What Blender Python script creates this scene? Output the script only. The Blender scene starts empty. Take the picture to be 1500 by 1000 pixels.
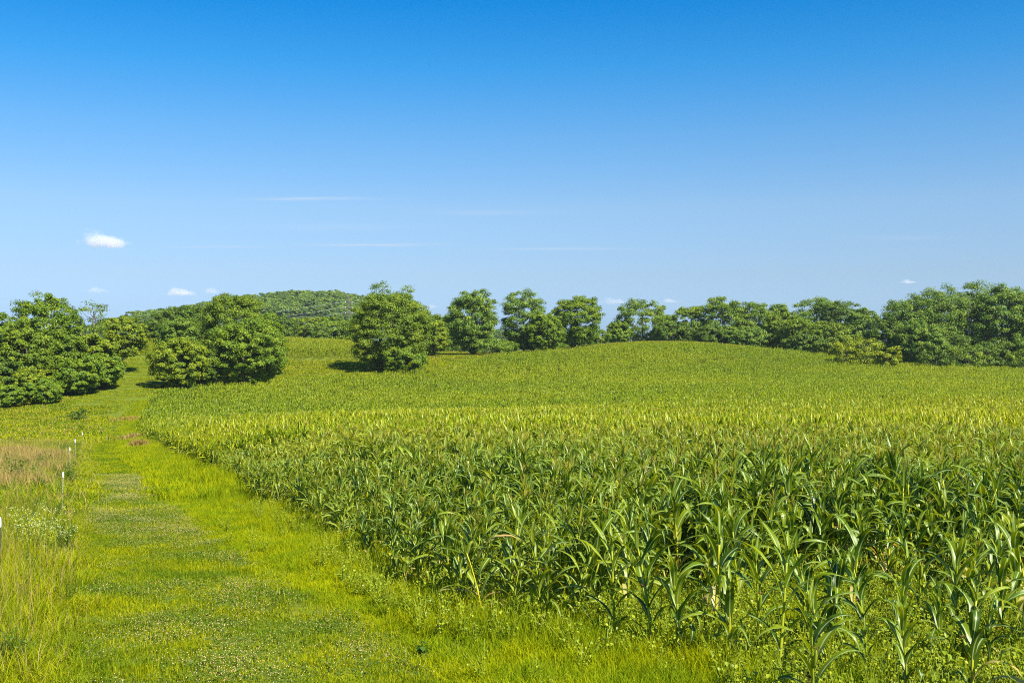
import bpy, math, random
import numpy as np
from mathutils import Vector, Matrix

# ------------------------------------------------------------------ camera, sky, sun, exposure
scene = bpy.context.scene
COL = scene.collection
R = math.radians
EYE = 10.0                      # eye height above the datum; ground lies below it
FPX = 1600.0                    # focal length in pixels of the 1500 px wide photograph
cd = bpy.data.cameras.new('camera')
cam = bpy.data.objects.new('camera', cd); COL.objects.link(cam)
cam.location = (0, 0, EYE); cam.rotation_euler = (R(90), 0, 0)
cd.sensor_width = 36.0; cd.lens = 36.0 * FPX / 1500.0
cd.clip_start = 0.1; cd.clip_end = 40000.0
scene.camera = cam

SUN_AZ, SUN_EL = 139.0, 47.0     # azimuth clockwise from +Y
world = bpy.data.worlds.new('World'); scene.world = world; world.use_nodes = True
wn = world.node_tree; wn.nodes.clear()
def N(nt, typ, **kw):
    n = nt.nodes.new(typ)
    for k, v in kw.items():
        setattr(n, k, v)
    return n
def L(nt, a, b): nt.links.new(a, b)
sky = N(wn, 'ShaderNodeTexSky', sky_type='NISHITA', sun_disc=False, sun_elevation=R(SUN_EL), sun_rotation=R(SUN_AZ),
        altitude=200.0, air_density=1.0, dust_density=0.6, ozone_density=2.0)
tc = N(wn, 'ShaderNodeTexCoord')
sepw = N(wn, 'ShaderNodeSeparateXYZ'); L(wn, tc.outputs['Generated'], sepw.inputs[0])
tint = N(wn, 'ShaderNodeValToRGB'); L(wn, sepw.outputs['Z'], tint.inputs[0])
cr = tint.color_ramp
_st = [(0.0, (0.36, 0.55, 1.0)), (0.019, (0.385, 0.56, 1.0)), (0.059, (0.47, 0.573, 0.80)), (0.121, (0.53, 0.664, 0.82)), (0.184, (0.354, 0.669, 0.896)), (0.243, (0.131, 0.638, 0.969)), (0.296, (0.02, 0.555, 0.973)), (0.6, (0.05, 0.5, 0.97))]
cr.elements[0].position = 0.0; cr.elements[0].color = (*_st[0][1], 1); cr.elements[1].position = 0.6; cr.elements[1].color = (*_st[-1][1], 1)
for p_, c_ in _st[1:-1]: e = cr.elements.new(p_); e.color = (*c_, 1)
mulw = N(wn, 'ShaderNodeMix', data_type='RGBA', blend_type='MULTIPLY'); mulw.inputs['Factor'].default_value = 1.0
L(wn, sky.outputs[0], mulw.inputs['A']); L(wn, tint.outputs[0], mulw.inputs['B'])
# a few thin streaks of cirrus high and far ahead, drawn out along their own bearing
def wm(op, a, b_=0.0, c_=0.0):
    q = N(wn, 'ShaderNodeMath', operation=op)
    for k_, v_ in enumerate((a, b_, c_)):
        if isinstance(v_, (int, float)): q.inputs[k_].default_value = v_
        else: L(wn, v_, q.inputs[k_])
    return q.outputs[0]
yy_ = wm('MAXIMUM', sepw.outputs['Y'], 0.05); az_ = wm('DIVIDE', sepw.outputs['X'], yy_); el_ = wm('DIVIDE', sepw.outputs['Z'], yy_)
mp = N(wn, 'ShaderNodeMapping'); mp.inputs['Scale'].default_value = (14, 14, 120.0); L(wn, tc.outputs['Generated'], mp.inputs[0])
nz = N(wn, 'ShaderNodeTexNoise'); nz.inputs['Scale'].default_value = 1.0; nz.inputs['Detail'].default_value = 4.0; L(wn, mp.outputs[0], nz.inputs[0])
wob_ = wm('MULTIPLY_ADD', nz.outputs[0], 0.004, -0.002); total = None
for u0, w0, su, sw, st_ in ((-0.180, 0.1306, 0.045, 0.0013, 0.55), (-0.125, 0.0885, 0.060, 0.0011, 0.50), (-0.265, 0.0862, 0.036, 0.0011, 0.40), (0.045, 0.0848, 0.055, 0.0010, 0.35), (-0.02, 0.118, 0.05, 0.002, 0.18), (-0.16, 0.105, 0.09, 0.003, 0.12), (0.36, 0.095, 0.05, 0.002, 0.10)):
    e1 = wm('POWER', wm('ABSOLUTE', wm('DIVIDE', wm('ADD', wm('SUBTRACT', el_, w0), wob_), sw)), 2.0)
    e2 = wm('POWER', wm('ABSOLUTE', wm('DIVIDE', wm('SUBTRACT', az_, u0), su)), 2.0)
    v_ = wm('MULTIPLY', wm('EXPONENT', wm('MULTIPLY', wm('ADD', e1, e2), -1.0)), st_ * 1.7)
    total = v_ if total is None else wm('ADD', total, v_)
mm = N(wn, 'ShaderNodeMath', operation='MULTIPLY'); L(wn, total, mm.inputs[0]); L(wn, wm('MULTIPLY_ADD', nz.outputs[0], 1.4, -0.1), mm.inputs[1]); mm.use_clamp = True
mixc = N(wn, 'ShaderNodeMix', data_type='RGBA'); L(wn, mm.outputs[0], mixc.inputs['Factor']); L(wn, mulw.outputs['Result'], mixc.inputs['A'])
mixc.inputs['B'].default_value = (3.6, 4.4, 5.4, 1)
bg = N(wn, 'ShaderNodeBackground'); bg.inputs[1].default_value = 0.078
L(wn, mixc.outputs['Result'], bg.inputs[0])
wo = N(wn, 'ShaderNodeOutputWorld'); L(wn, bg.outputs[0], wo.inputs[0])

sd = bpy.data.lights.new('sun', 'SUN'); sd.energy = 5.0; sd.angle = R(0.5); sd.color = (1.0, 0.93, 0.80)
sun = bpy.data.objects.new('sun', sd); COL.objects.link(sun)
sdir = Vector((math.sin(R(SUN_AZ)) * math.cos(R(SUN_EL)), math.cos(R(SUN_AZ)) * math.cos(R(SUN_EL)), math.sin(R(SUN_EL))))
sun.rotation_euler = sdir.to_track_quat('Z', 'Y').to_euler(); sun.location = (30, -30, 60)
vs = scene.view_settings
vs.view_transform = 'Standard'; vs.look = 'None'; vs.exposure = 1.12; vs.gamma = 1.0; vs.use_curve_mapping = False
cy = scene.cycles
cy.max_bounces = 7; cy.diffuse_bounces = 3; cy.glossy_bounces = 2; cy.transmission_bounces = 4; cy.transparent_max_bounces = 8; cy.volume_bounces = 4
cy.volume_max_steps = 128
cy.filter_width = 1.1

cy.use_denoising = False; cy.use_adaptive_sampling = False
rng = np.random.default_rng(11)
rnd = random.Random(5)

# ------------------------------------------------------------------ mesh helpers
class Geo:
    """collects vertex blocks with faces of 3 or 4 corners, point attributes and a material index"""
    def __init__(s): s.v = []; s.q = []; s.t = []; s.n = 0; s.a = {}; s.qm = []; s.tm = []
    def add(s, V_, q=None, t=None, mi=0, **attrs):
        v = np.asarray(V_, dtype=np.float32).reshape(-1, 3)
        if q is not None and len(q): q = np.asarray(q, dtype=np.int32).reshape(-1, 4); s.q.append(q + s.n); s.qm.append(np.full(len(q), mi, np.int32))
        if t is not None and len(t): t = np.asarray(t, dtype=np.int32).reshape(-1, 3); s.t.append(t + s.n); s.tm.append(np.full(len(t), mi, np.int32))
        for k, a in attrs.items():
            s.a.setdefault(k, []).append((s.n, np.broadcast_to(np.asarray(a, dtype=np.float32), (len(v),)).copy()))
        s.v.append(v); s.n += len(v)
    def merge(s, g, M=None, mi=0):
        """add another Geo, transformed by 4x4 numpy M"""
        v = np.concatenate(g.v)
        if M is not None: v = v @ M[:3, :3].T + M[:3, 3]
        n0 = s.n
        for q, m in zip(g.q, g.qm): s.q.append(q + n0); s.qm.append(m + mi)
        for t, m in zip(g.t, g.tm): s.t.append(t + n0); s.tm.append(m + mi)
        for k, lst in g.a.items():
            for o, a in lst: s.a.setdefault(k, []).append((o + n0, a))
        s.v.append(v.astype(np.float32)); s.n += len(v)
    def mesh(s, name, mats, smooth=False):
        me = bpy.data.meshes.new(name)
        v = np.concatenate(s.v)
        q = np.concatenate(s.q) if s.q else np.zeros((0, 4), np.int32)
        t = np.concatenate(s.t) if s.t else np.zeros((0, 3), np.int32)
        me.vertices.add(len(v)); me.vertices.foreach_set('co', v.ravel())
        me.loops.add(q.size + t.size); me.loops.foreach_set('vertex_index', np.concatenate([q.ravel(), t.ravel()]).astype(np.int32))
        me.polygons.add(len(q) + len(t))
        ls = np.concatenate([np.arange(len(q)) * 4, q.size + np.arange(len(t)) * 3]).astype(np.int32)
        me.polygons.foreach_set('loop_start', ls)
        for m in (mats if isinstance(mats, (list, tuple)) else [mats]): me.materials.append(m)
        mi = np.concatenate(s.qm + s.tm) if (s.qm or s.tm) else np.zeros(0, np.int32)
        me.polygons.foreach_set('material_index', mi)
        if smooth: me.polygons.foreach_set('use_smooth', np.ones(len(me.polygons), dtype=bool))
        for k, lst in s.a.items():
            at = me.attributes.new(k, 'FLOAT', 'POINT'); arr = np.zeros(len(v), np.float32)
            for o, a in lst: arr[o:o + len(a)] = a
            at.data.foreach_set('value', arr)
        me.update(calc_edges=True)
        return me
def link(name, me, parent=None):
    o = bpy.data.objects.new(name, me); COL.objects.link(o)
    if parent is not None: o.parent = parent
    return o
def tag(o, label=None, cat=None, group=None, kind=None):
    if label: o['label'] = label
    if cat: o['category'] = cat
    if group: o['group'] = group
    if kind: o['kind'] = kind
    return o
def empty(name, loc, rz=0.0):
    o = bpy.data.objects.new(name, None); COL.objects.link(o); o.location = loc; o.rotation_euler = (0, 0, rz); o.empty_display_size = 0.2
    return o
def tube(g, pts, rad, n=6, mi=0, cap=True, **at):
    pts = np.asarray(pts, float); rad = np.broadcast_to(np.asarray(rad, float), (len(pts),))
    tan = np.gradient(pts, axis=0); tan /= np.linalg.norm(tan, axis=1, keepdims=True) + 1e-9
    up = np.array([0.31, 0.11, 0.94]) if abs(tan[0][2]) < 0.8 else np.array([1.0, 0.13, 0.0])
    s = np.cross(tan, up); s /= np.linalg.norm(s, axis=1, keepdims=True) + 1e-9
    u = np.cross(s, tan)
    a = np.arange(n) * 2 * math.pi / n
    ring = pts[:, None, :] + rad[:, None, None] * (np.cos(a)[None, :, None] * s[:, None, :] + np.sin(a)[None, :, None] * u[:, None, :])
    v = ring.reshape(-1, 3); q = []
    for i in range(len(pts) - 1):
        for j in range(n):
            k = (j + 1) % n
            q.append((i * n + j, i * n + k, (i + 1) * n + k, (i + 1) * n + j))
    t = []
    if cap:
        v = np.vstack([v, pts[-1], pts[0]]); m = (len(pts) - 1) * n
        t = [(m + j, m + (j + 1) % n, len(v) - 2) for j in range(n)] + [((j + 1) % n, j, len(v) - 1) for j in range(n)]
    g.add(v, q, t, mi, **at)
def box(g, c, s, mi=0, rz=0.0):
    c = np.asarray(c, float); s = np.asarray(s, float) / 2
    v = np.array([[x, y, z] for x in (-1, 1) for y in (-1, 1) for z in (-1, 1)]) * s
    cz, sz = math.cos(rz), math.sin(rz)
    v = np.stack([v[:, 0] * cz - v[:, 1] * sz, v[:, 0] * sz + v[:, 1] * cz, v[:, 2]], 1) + c
    g.add(v, [(0, 1, 3, 2), (4, 6, 7, 5), (0, 4, 5, 1), (2, 3, 7, 6), (0, 2, 6, 4), (1, 5, 7, 3)], mi=mi)
def TRS(loc, rz=0.0, s=1.0, tilt=(0, 0)):
    M = Matrix.Translation(loc) @ Matrix.Rotation(rz, 4, 'Z') @ Matrix.Rotation(tilt[0], 4, 'X') @ Matrix.Rotation(tilt[1], 4, 'Y') @ Matrix.Scale(s, 4)
    return np.array(M)

# ------------------------------------------------------------------ materials
def newmat(name):
    m = bpy.data.materials.new(name); m.use_nodes = True; m.node_tree.nodes.clear(); return m, m.node_tree
def ramp(nt, fac, stops):
    r = N(nt, 'ShaderNodeValToRGB'); c = r.color_ramp
    c.elements[0].position = stops[0][0]; c.elements[0].color = (*stops[0][1], 1)
    c.elements[1].position = stops[-1][0]; c.elements[1].color = (*stops[-1][1], 1)
    for p, col in stops[1:-1]: e = c.elements.new(p); e.color = (*col, 1)
    L(nt, fac, r.inputs[0]); return r.outputs[0]
def mixrgb(nt, fac, a, bb, mode='MIX'):
    m = N(nt, 'ShaderNodeMix', data_type='RGBA', blend_type=mode)
    for s, v in (('Factor', fac), ('A', a), ('B', bb)):
        if isinstance(v, (int, float)): m.inputs[s].default_value = v
        elif isinstance(v, tuple): m.inputs[s].default_value = (*v, 1)
        else: L(nt, v, m.inputs[s])
    return m.outputs['Result']
def wnoise(nt, scale, detail=2.0, rough=0.5):
    g = N(nt, 'ShaderNodeNewGeometry'); n = N(nt, 'ShaderNodeTexNoise')
    n.inputs['Scale'].default_value = scale; n.inputs['Detail'].default_value = detail; n.inputs['Roughness'].default_value = rough
    L(nt, g.outputs['Position'], n.inputs[0]); return n.outputs[0]
def attr(nt, name):
    a = N(nt, 'ShaderNodeAttribute', attribute_name=name); return a.outputs['Fac']
def maprange(nt, v, a, b_, c=0.0, d=1.0):
    m = N(nt, 'ShaderNodeMapRange'); L(nt, v, m.inputs[0])
    for i, x in enumerate((a, b_, c, d)): m.inputs[i + 1].default_value = x
    return m.outputs[0]
def foliage(name, cols, patch=None, pscale=0.3, pamt=0.6, trans=0.35, tcol=(1.25, 1.2, 0.45), gloss=0.04, rough=0.5, rib=None, far=0.0):
    """cols: ramp over the per leaf random attribute 'v'; patch: second ramp mixed by world noise (patches of other species)"""
    m, nt = newmat(name)
    stops = [(i / (len(cols) - 1), c) for i, c in enumerate(cols)]
    c = ramp(nt, attr(nt, 'v'), stops)
    if patch:
        c2 = ramp(nt, attr(nt, 'v'), [(i / (len(patch) - 1), p) for i, p in enumerate(patch)])
        f = maprange(nt, wnoise(nt, pscale, 3.0), 0.42, 0.62, 0.0, pamt)
        c = mixrgb(nt, f, c, c2)
    if far:      # sunlit tops at grazing view put into the colour: brighter, yellower with distance
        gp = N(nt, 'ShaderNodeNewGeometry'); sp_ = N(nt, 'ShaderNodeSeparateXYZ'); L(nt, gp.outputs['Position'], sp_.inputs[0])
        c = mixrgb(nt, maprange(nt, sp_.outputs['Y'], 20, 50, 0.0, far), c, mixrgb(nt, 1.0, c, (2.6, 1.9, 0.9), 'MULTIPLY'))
    if rib:
        f = maprange(nt, attr(nt, 'rib'), 0.80, 0.92)
        c = mixrgb(nt, f, c, rib)
    d = N(nt, 'ShaderNodeBsdfDiffuse'); L(nt, c, d.inputs[0])
    tr = N(nt, 'ShaderNodeBsdfTranslucent'); L(nt, mixrgb(nt, 1.0, c, tcol, 'MULTIPLY'), tr.inputs[0])
    ms = N(nt, 'ShaderNodeMixShader'); ms.inputs[0].default_value = trans; L(nt, d.outputs[0], ms.inputs[1]); L(nt, tr.outputs[0], ms.inputs[2])
    out = ms.outputs[0]
    if gloss > 0:
        gl = N(nt, 'ShaderNodeBsdfGlossy'); gl.inputs['Roughness'].default_value = rough; gl.inputs[0].default_value = (0.95, 1.0, 0.85, 1)
        fr = N(nt, 'ShaderNodeLayerWeight'); fr.inputs[0].default_value = 0.5
        f0 = N(nt, 'ShaderNodeMath', operation='POWER'); L(nt, fr.outputs['Facing'], f0.inputs[0]); f0.inputs[1].default_value = 4.0
        f = N(nt, 'ShaderNodeMath', operation='MULTIPLY_ADD'); L(nt, f0.outputs[0], f.inputs[0]); f.inputs[1].default_value = gloss * 3; f.inputs[2].default_value = gloss
        m2 = N(nt, 'ShaderNodeMixShader'); L(nt, f.outputs[0], m2.inputs[0]); L(nt, out, m2.inputs[1]); L(nt, gl.outputs[0], m2.inputs[2]); out = m2.outputs[0]
    o = N(nt, 'ShaderNodeOutputMaterial'); L(nt, out, o.inputs[0])
    return m
def plain(name, col, rough=0.7, var=0.25, nscale=8.0, spec=0.3, metal=0.0):
    m, nt = newmat(name)
    tcn = N(nt, 'ShaderNodeTexCoord'); n = N(nt, 'ShaderNodeTexNoise'); n.inputs['Scale'].default_value = nscale; n.inputs['Detail'].default_value = 4
    L(nt, tcn.outputs['Object'], n.inputs[0])
    c = ramp(nt, n.outputs[0], [(0.3, tuple(x * (1 - var) for x in col)), (0.7, tuple(min(1, x * (1 + var)) for x in col))])
    p = N(nt, 'ShaderNodeBsdfPrincipled'); L(nt, c, p.inputs['Base Color']); p.inputs['Roughness'].default_value = rough
    p.inputs['Specular IOR Level'].default_value = spec; p.inputs['Metallic'].default_value = metal
    o = N(nt, 'ShaderNodeOutputMaterial'); L(nt, p.outputs[0], o.inputs[0]); return m

M_lawn = foliage('mown_grass', [(0.132, 0.196, 0.004), (0.254, 0.293, 0.004), (0.427, 0.402, 0.010)], patch=[(0.051, 0.130, 0.006), (0.111, 0.184, 0.008), (0.224, 0.261, 0.012)], pscale=0.6, pamt=0.95, trans=0.3, gloss=0.0)
M_clover = foliage('clover_leaf', [(0.04, 0.10, 0.010), (0.09, 0.15, 0.012), (0.17, 0.22, 0.02)], trans=0.25, gloss=0.02)
M_cloverhead = plain('clover_head', (0.50, 0.38, 0.17), 0.9, 0.25, 40)
M_fringe = foliage('fringe_grass', [(0.183, 0.261, 0.004), (0.325, 0.370, 0.005), (0.487, 0.468, 0.010)], patch=[(0.092, 0.184, 0.006), (0.183, 0.272, 0.008), (0.305, 0.359, 0.010)], pscale=0.8, pamt=0.8, trans=0.42, gloss=0.0)
M_meadow = foliage('meadow_grass', [(0.143, 0.217, 0.004), (0.274, 0.315, 0.005), (0.427, 0.402, 0.012)], patch=[(0.071, 0.152, 0.006), (0.152, 0.228, 0.008), (0.264, 0.305, 0.012)], pscale=0.3, pamt=0.9, trans=0.35, gloss=0.0)
M_tan = foliage('dry_grass', [(0.20, 0.15, 0.03), (0.36, 0.26, 0.08), (0.50, 0.38, 0.15)], trans=0.3, tcol=(1, 1, 0.8), gloss=0.0)
M_red = foliage('red_dry_weed', [(0.20, 0.20, 0.01), (0.30, 0.19, 0.06), (0.36, 0.24, 0.08)], trans=0.2, tcol=(1, 1, 0.8), gloss=0.0)
M_weed = foliage('broad_weed_leaf', [(0.12, 0.20, 0.006), (0.24, 0.32, 0.008), (0.40, 0.44, 0.010)], trans=0.38, gloss=0.03)
M_weeddark = foliage('dark_weed_leaf', [(0.03, 0.08, 0.008), (0.06, 0.13, 0.01), (0.12, 0.18, 0.012)], trans=0.3, gloss=0.02)
M_petal = plain('white_petal', (0.42, 0.46, 0.20), 0.8, 0.1, 30)
TAN = (0.46, 0.38, 0.12)      # dried lowest leaves
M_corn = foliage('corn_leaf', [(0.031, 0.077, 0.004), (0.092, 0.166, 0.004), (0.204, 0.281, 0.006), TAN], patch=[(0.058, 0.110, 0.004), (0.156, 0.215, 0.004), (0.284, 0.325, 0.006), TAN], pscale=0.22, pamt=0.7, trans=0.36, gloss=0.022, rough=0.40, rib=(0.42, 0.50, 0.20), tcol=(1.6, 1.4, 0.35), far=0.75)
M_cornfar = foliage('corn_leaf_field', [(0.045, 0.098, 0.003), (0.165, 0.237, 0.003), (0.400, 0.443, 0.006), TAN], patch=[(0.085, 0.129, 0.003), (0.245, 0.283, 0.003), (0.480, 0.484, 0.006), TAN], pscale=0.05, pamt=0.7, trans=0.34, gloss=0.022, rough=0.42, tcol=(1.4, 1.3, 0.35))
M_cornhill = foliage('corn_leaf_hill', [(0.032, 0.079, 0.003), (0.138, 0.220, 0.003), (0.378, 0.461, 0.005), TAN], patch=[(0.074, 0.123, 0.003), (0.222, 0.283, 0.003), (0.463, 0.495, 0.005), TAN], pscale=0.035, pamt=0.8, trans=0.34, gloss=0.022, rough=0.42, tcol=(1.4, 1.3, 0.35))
M_stalk = foliage('corn_stalk', [(0.20, 0.27, 0.010), (0.36, 0.38, 0.012), (0.55, 0.47, 0.02)], trans=0.1, gloss=0.03)
M_tassel = foliage('corn_tassel', [(0.24, 0.27, 0.015), (0.34, 0.33, 0.03), (0.44, 0.30, 0.09)], trans=0.3, tcol=(1, 1, 0.7), gloss=0.0)
M_husk = foliage('corn_husk', [(0.16, 0.25, 0.012), (0.30, 0.34, 0.015)], trans=0.15, gloss=0.03)
M_silk = plain('corn_silk', (0.20, 0.09, 0.03), 0.8)
M_bark = plain('bark', (0.11, 0.09, 0.065), 0.9, 0.4, 3.0)
M_barkpale = plain('pale_bark', (0.38, 0.36, 0.30), 0.9, 0.3, 3.0)
def treemat(name, a, b_, c):
    return foliage(name, [a, b_, c], trans=0.22, gloss=0.02, rough=0.55, tcol=(1.3, 1.2, 0.4))
T_MATS = {
    'mid':   treemat('leaf_mid_green', (0.070, 0.142, 0.005), (0.129, 0.213, 0.006), (0.233, 0.294, 0.009)),
    'yel':   treemat('leaf_yellow_green', (0.096, 0.166, 0.004), (0.172, 0.237, 0.005), (0.290, 0.325, 0.007)),
    'dark':  treemat('leaf_dark_green', (0.048, 0.102, 0.007), (0.087, 0.152, 0.008), (0.142, 0.203, 0.010)),
    'blue':  treemat('leaf_blue_green', (0.066, 0.145, 0.011), (0.130, 0.219, 0.016), (0.239, 0.305, 0.027)),
    'olive': treemat('leaf_olive_green', (0.079, 0.145, 0.005), (0.139, 0.210, 0.006), (0.232, 0.288, 0.011)),
    'lime':  treemat('leaf_lime', (0.147, 0.210, 0.004), (0.231, 0.287, 0.005), (0.336, 0.343, 0.008)),
}

# ------------------------------------------------------------------ terrain
def P(px, py, Y):
    """photograph pixel at a distance Y ahead -> world point"""
    return ((px - 750.0) * Y / FPX, Y, EYE - (py - 500.0) * Y / FPX)
_c = []
for X in (-12, 0, 12): _c += [(X, -10, 2.6), (X, 0, 2.95)]
_c += [(-4, 11, 3.5), (4, 11, 3.5), (12, 11, 3.5), (-8, 18, 3.95), (0, 20, 4.1), (12, 20, 4.0), (-12, 28, 4.55), (-6, 28, 4.5), (6, 28, 4.5), (20, 28, 4.35)]
_c += [(-18, 44, 5.65), (-13, 44, 5.5), (0, 44, 5.3), (24, 44, 5.2), (-32, 62, 7.0), (-21, 66, 7.1), (-8, 60, 6.3), (10, 60, 6.2), (36, 60, 6.1)]
_c += [(-50, 85, 8.3), (-33, 85, 8.3), (-12, 76, 7.05), (10, 76, 7.0), (44, 76, 6.95)]
_c += [(-70, 112, 9.1), (-44, 108, 9.25), (-25, 106, 9.3), (-8, 108, 8.8), (12, 108, 7.9), (50, 110, 7.5)]
_c += [(-75, 140, 8.75), (-55, 140, 8.75), (-35, 140, 9.0), (-13, 140, 8.7), (22, 148, 7.4), (68, 150, 7.5)]
_c += [(-72, 160, 6.7), (-57, 158, 7.2), (-45, 166, 7.2), (-32, 172, 6.8), (-15, 165, 7.8), (-17, 184, 6.2)]
_c += [(-62, 175, 5.5), (-95, 160, 5.0), (-20, 198, 4.6), (-32, 200, 4.4), (-45, 205, 3.9), (-66, 196, 3.7), (-85, 200, 3.0)]
_c += [(5, 190, 5.6), (-1, 214, 3.3), (18, 233, 1.6), (30, 246, 0.2), (45, 246, 0.6), (30, 200, 4.4), (66, 232, 3.8), (60, 190, 6.4), (95, 200, 6.6), (110, 230, 7.5), (110, 160, 7.3)]
_c += [(-50, 280, 1.0), (-90, 280, 0.6), (-8, 240, 2.9), (10, 255, 2.0), (38, 300, 2.0), (80, 300, 6.0), (140, 260, 8.5), (0, 320, 5.0), (-60, 360, 4.0), (-140, 200, 4.5), (-140, 320, 4.0), (60, 400, 9.0), (-100, 450, 8.0), (200, 330, 9.5), (150, 120, 7.5), (150, 30, 4.6), (-120, 60, 8.0), (-90, 0, 5.0), (90, -20, 3.2)]
_c = np.array(_c, float)
_cx = _c[:, :2] / 100.0
def _phi(r2): return np.where(r2 > 1e-12, 0.5 * r2 * np.log(r2 + 1e-12), 0.0)
_n = len(_c)
_K = _phi(((_cx[:, None] - _cx[None]) ** 2).sum(-1)) + np.eye(_n) * 2e-4
_A = np.zeros((_n + 3, _n + 3)); _A[:_n, :_n] = _K; _A[:_n, _n] = 1; _A[:_n, _n + 1:] = _cx; _A[_n, :_n] = 1; _A[_n + 1:, :_n] = _cx.T
_w = np.linalg.solve(_A, np.concatenate([_c[:, 2], np.zeros(3)]))
def ground(X, Y):
    X = np.asarray(X, float); Y = np.asarray(Y, float); sh = X.shape
    p = np.stack([X.ravel(), Y.ravel()], 1) / 100.0
    out = np.zeros(len(p))
    for i in range(0, len(p), 20000):
        q = p[i:i + 20000]
        out[i:i + 20000] = _phi(((q[:, None] - _cx[None]) ** 2).sum(-1)) @ _w[:_n] + _w[_n] + q @ _w[_n + 1:]
    x = X.ravel(); y = Y.ravel()
    d = np.maximum.reduce([np.abs(x) - 150, y - 360, -10 - y, np.zeros(len(p))])
    k = np.clip(d / 180.0, 0, 1); k = k * k * (3 - 2 * k)
    h = out * (1 - k) + 8.5 * k
    h = h + 0.035 * np.sin(x * 0.9 + 0.7 * y) * np.sin(0.6 * y - 0.4 * x) + 0.02 * np.sin(2.3 * x) * np.cos(1.9 * y)
    return (EYE - h).reshape(sh)
def gz(x, y): return float(ground(np.array([x]), np.array([y]))[0])

CORN_POLY = np.array([(-.3, 13.9), (-1.8, 17.3), (-4.9, 26), (-7.3, 31), (-13, 47), (-21, 68), (-35, 104), (-46, 138), (-48.5, 150), (-43, 160), (-32, 171), (-17, 183), (-1.3, 209), (17, 222),
                      (35, 227), (60, 226), (110, 202), (170, 185), (170, 4), (6, 8.4), (2.9, 10.9), (1.4, 12.6)], float)
CORN2_POLY = np.array([(-100, 212), (-66, 204), (-30, 212), (-22, 260), (-40, 292), (-120, 292)], float)
PATH_POLY = np.array([(-5.0, 8), (-4.6, 11.2), (-8.6, 21.5), (-17, 43), (-40, 103), (-53, 140), (-64, 155), (-66, 175), (-70, 200), (-60, 200), (-54, 172), (-51.5, 152), (-49.5, 140), (-38, 106), (-24, 68), (-15.6, 46), (-9.0, 29.5), (-5.5, 21.5), (-2.2, 15), (-.6, 11.2), (0.4, 8)], float)
def inside(poly, x, y):
    c = np.zeros(x.shape, bool); n = len(poly); j = n - 1
    for i in range(n):
        xi, yi = poly[i]; xj, yj = poly[j]
        k = ((yi > y) != (yj > y)) & (x < (xj - xi) * (y - yi) / (yj - yi + 1e-12) + xi)
        c ^= k; j = i
    return c
def edge_dist(poly, x, y, closed=True):
    d = np.full(x.shape, 1e9); n = len(poly)
    for i in range(n if closed else n - 1):
        a = poly[i]; b_ = poly[(i + 1) % n]; ab = b_ - a
        t = np.clip(((x - a[0]) * ab[0] + (y - a[1]) * ab[1]) / (ab @ ab), 0, 1)
        d = np.minimum(d, np.hypot(x - a[0] - t * ab[0], y - a[1] - t * ab[1]))
    return d
def view(x, y, mx=0.10, base=2.5, ymin=7.0):
    return (np.abs(x) < (0.469 + mx) * y + base) & (y > ymin)
def vnoise(x, y, s, seed=0):
    """smooth value noise in 0..1"""
    r = np.random.default_rng(seed); T = r.random((64, 64))
    x = x / s; y = y / s; i = np.floor(x).astype(int); j = np.floor(y).astype(int); fx = x - i; fy = y - j
    fx = fx * fx * (3 - 2 * fx); fy = fy * fy * (3 - 2 * fy)
    g = lambda a, b_: T[a % 64, b_ % 64]
    return (g(i, j) * (1 - fx) + g(i + 1, j) * fx) * (1 - fy) + (g(i, j + 1) * (1 - fx) + g(i + 1, j + 1) * fx) * fy

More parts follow.
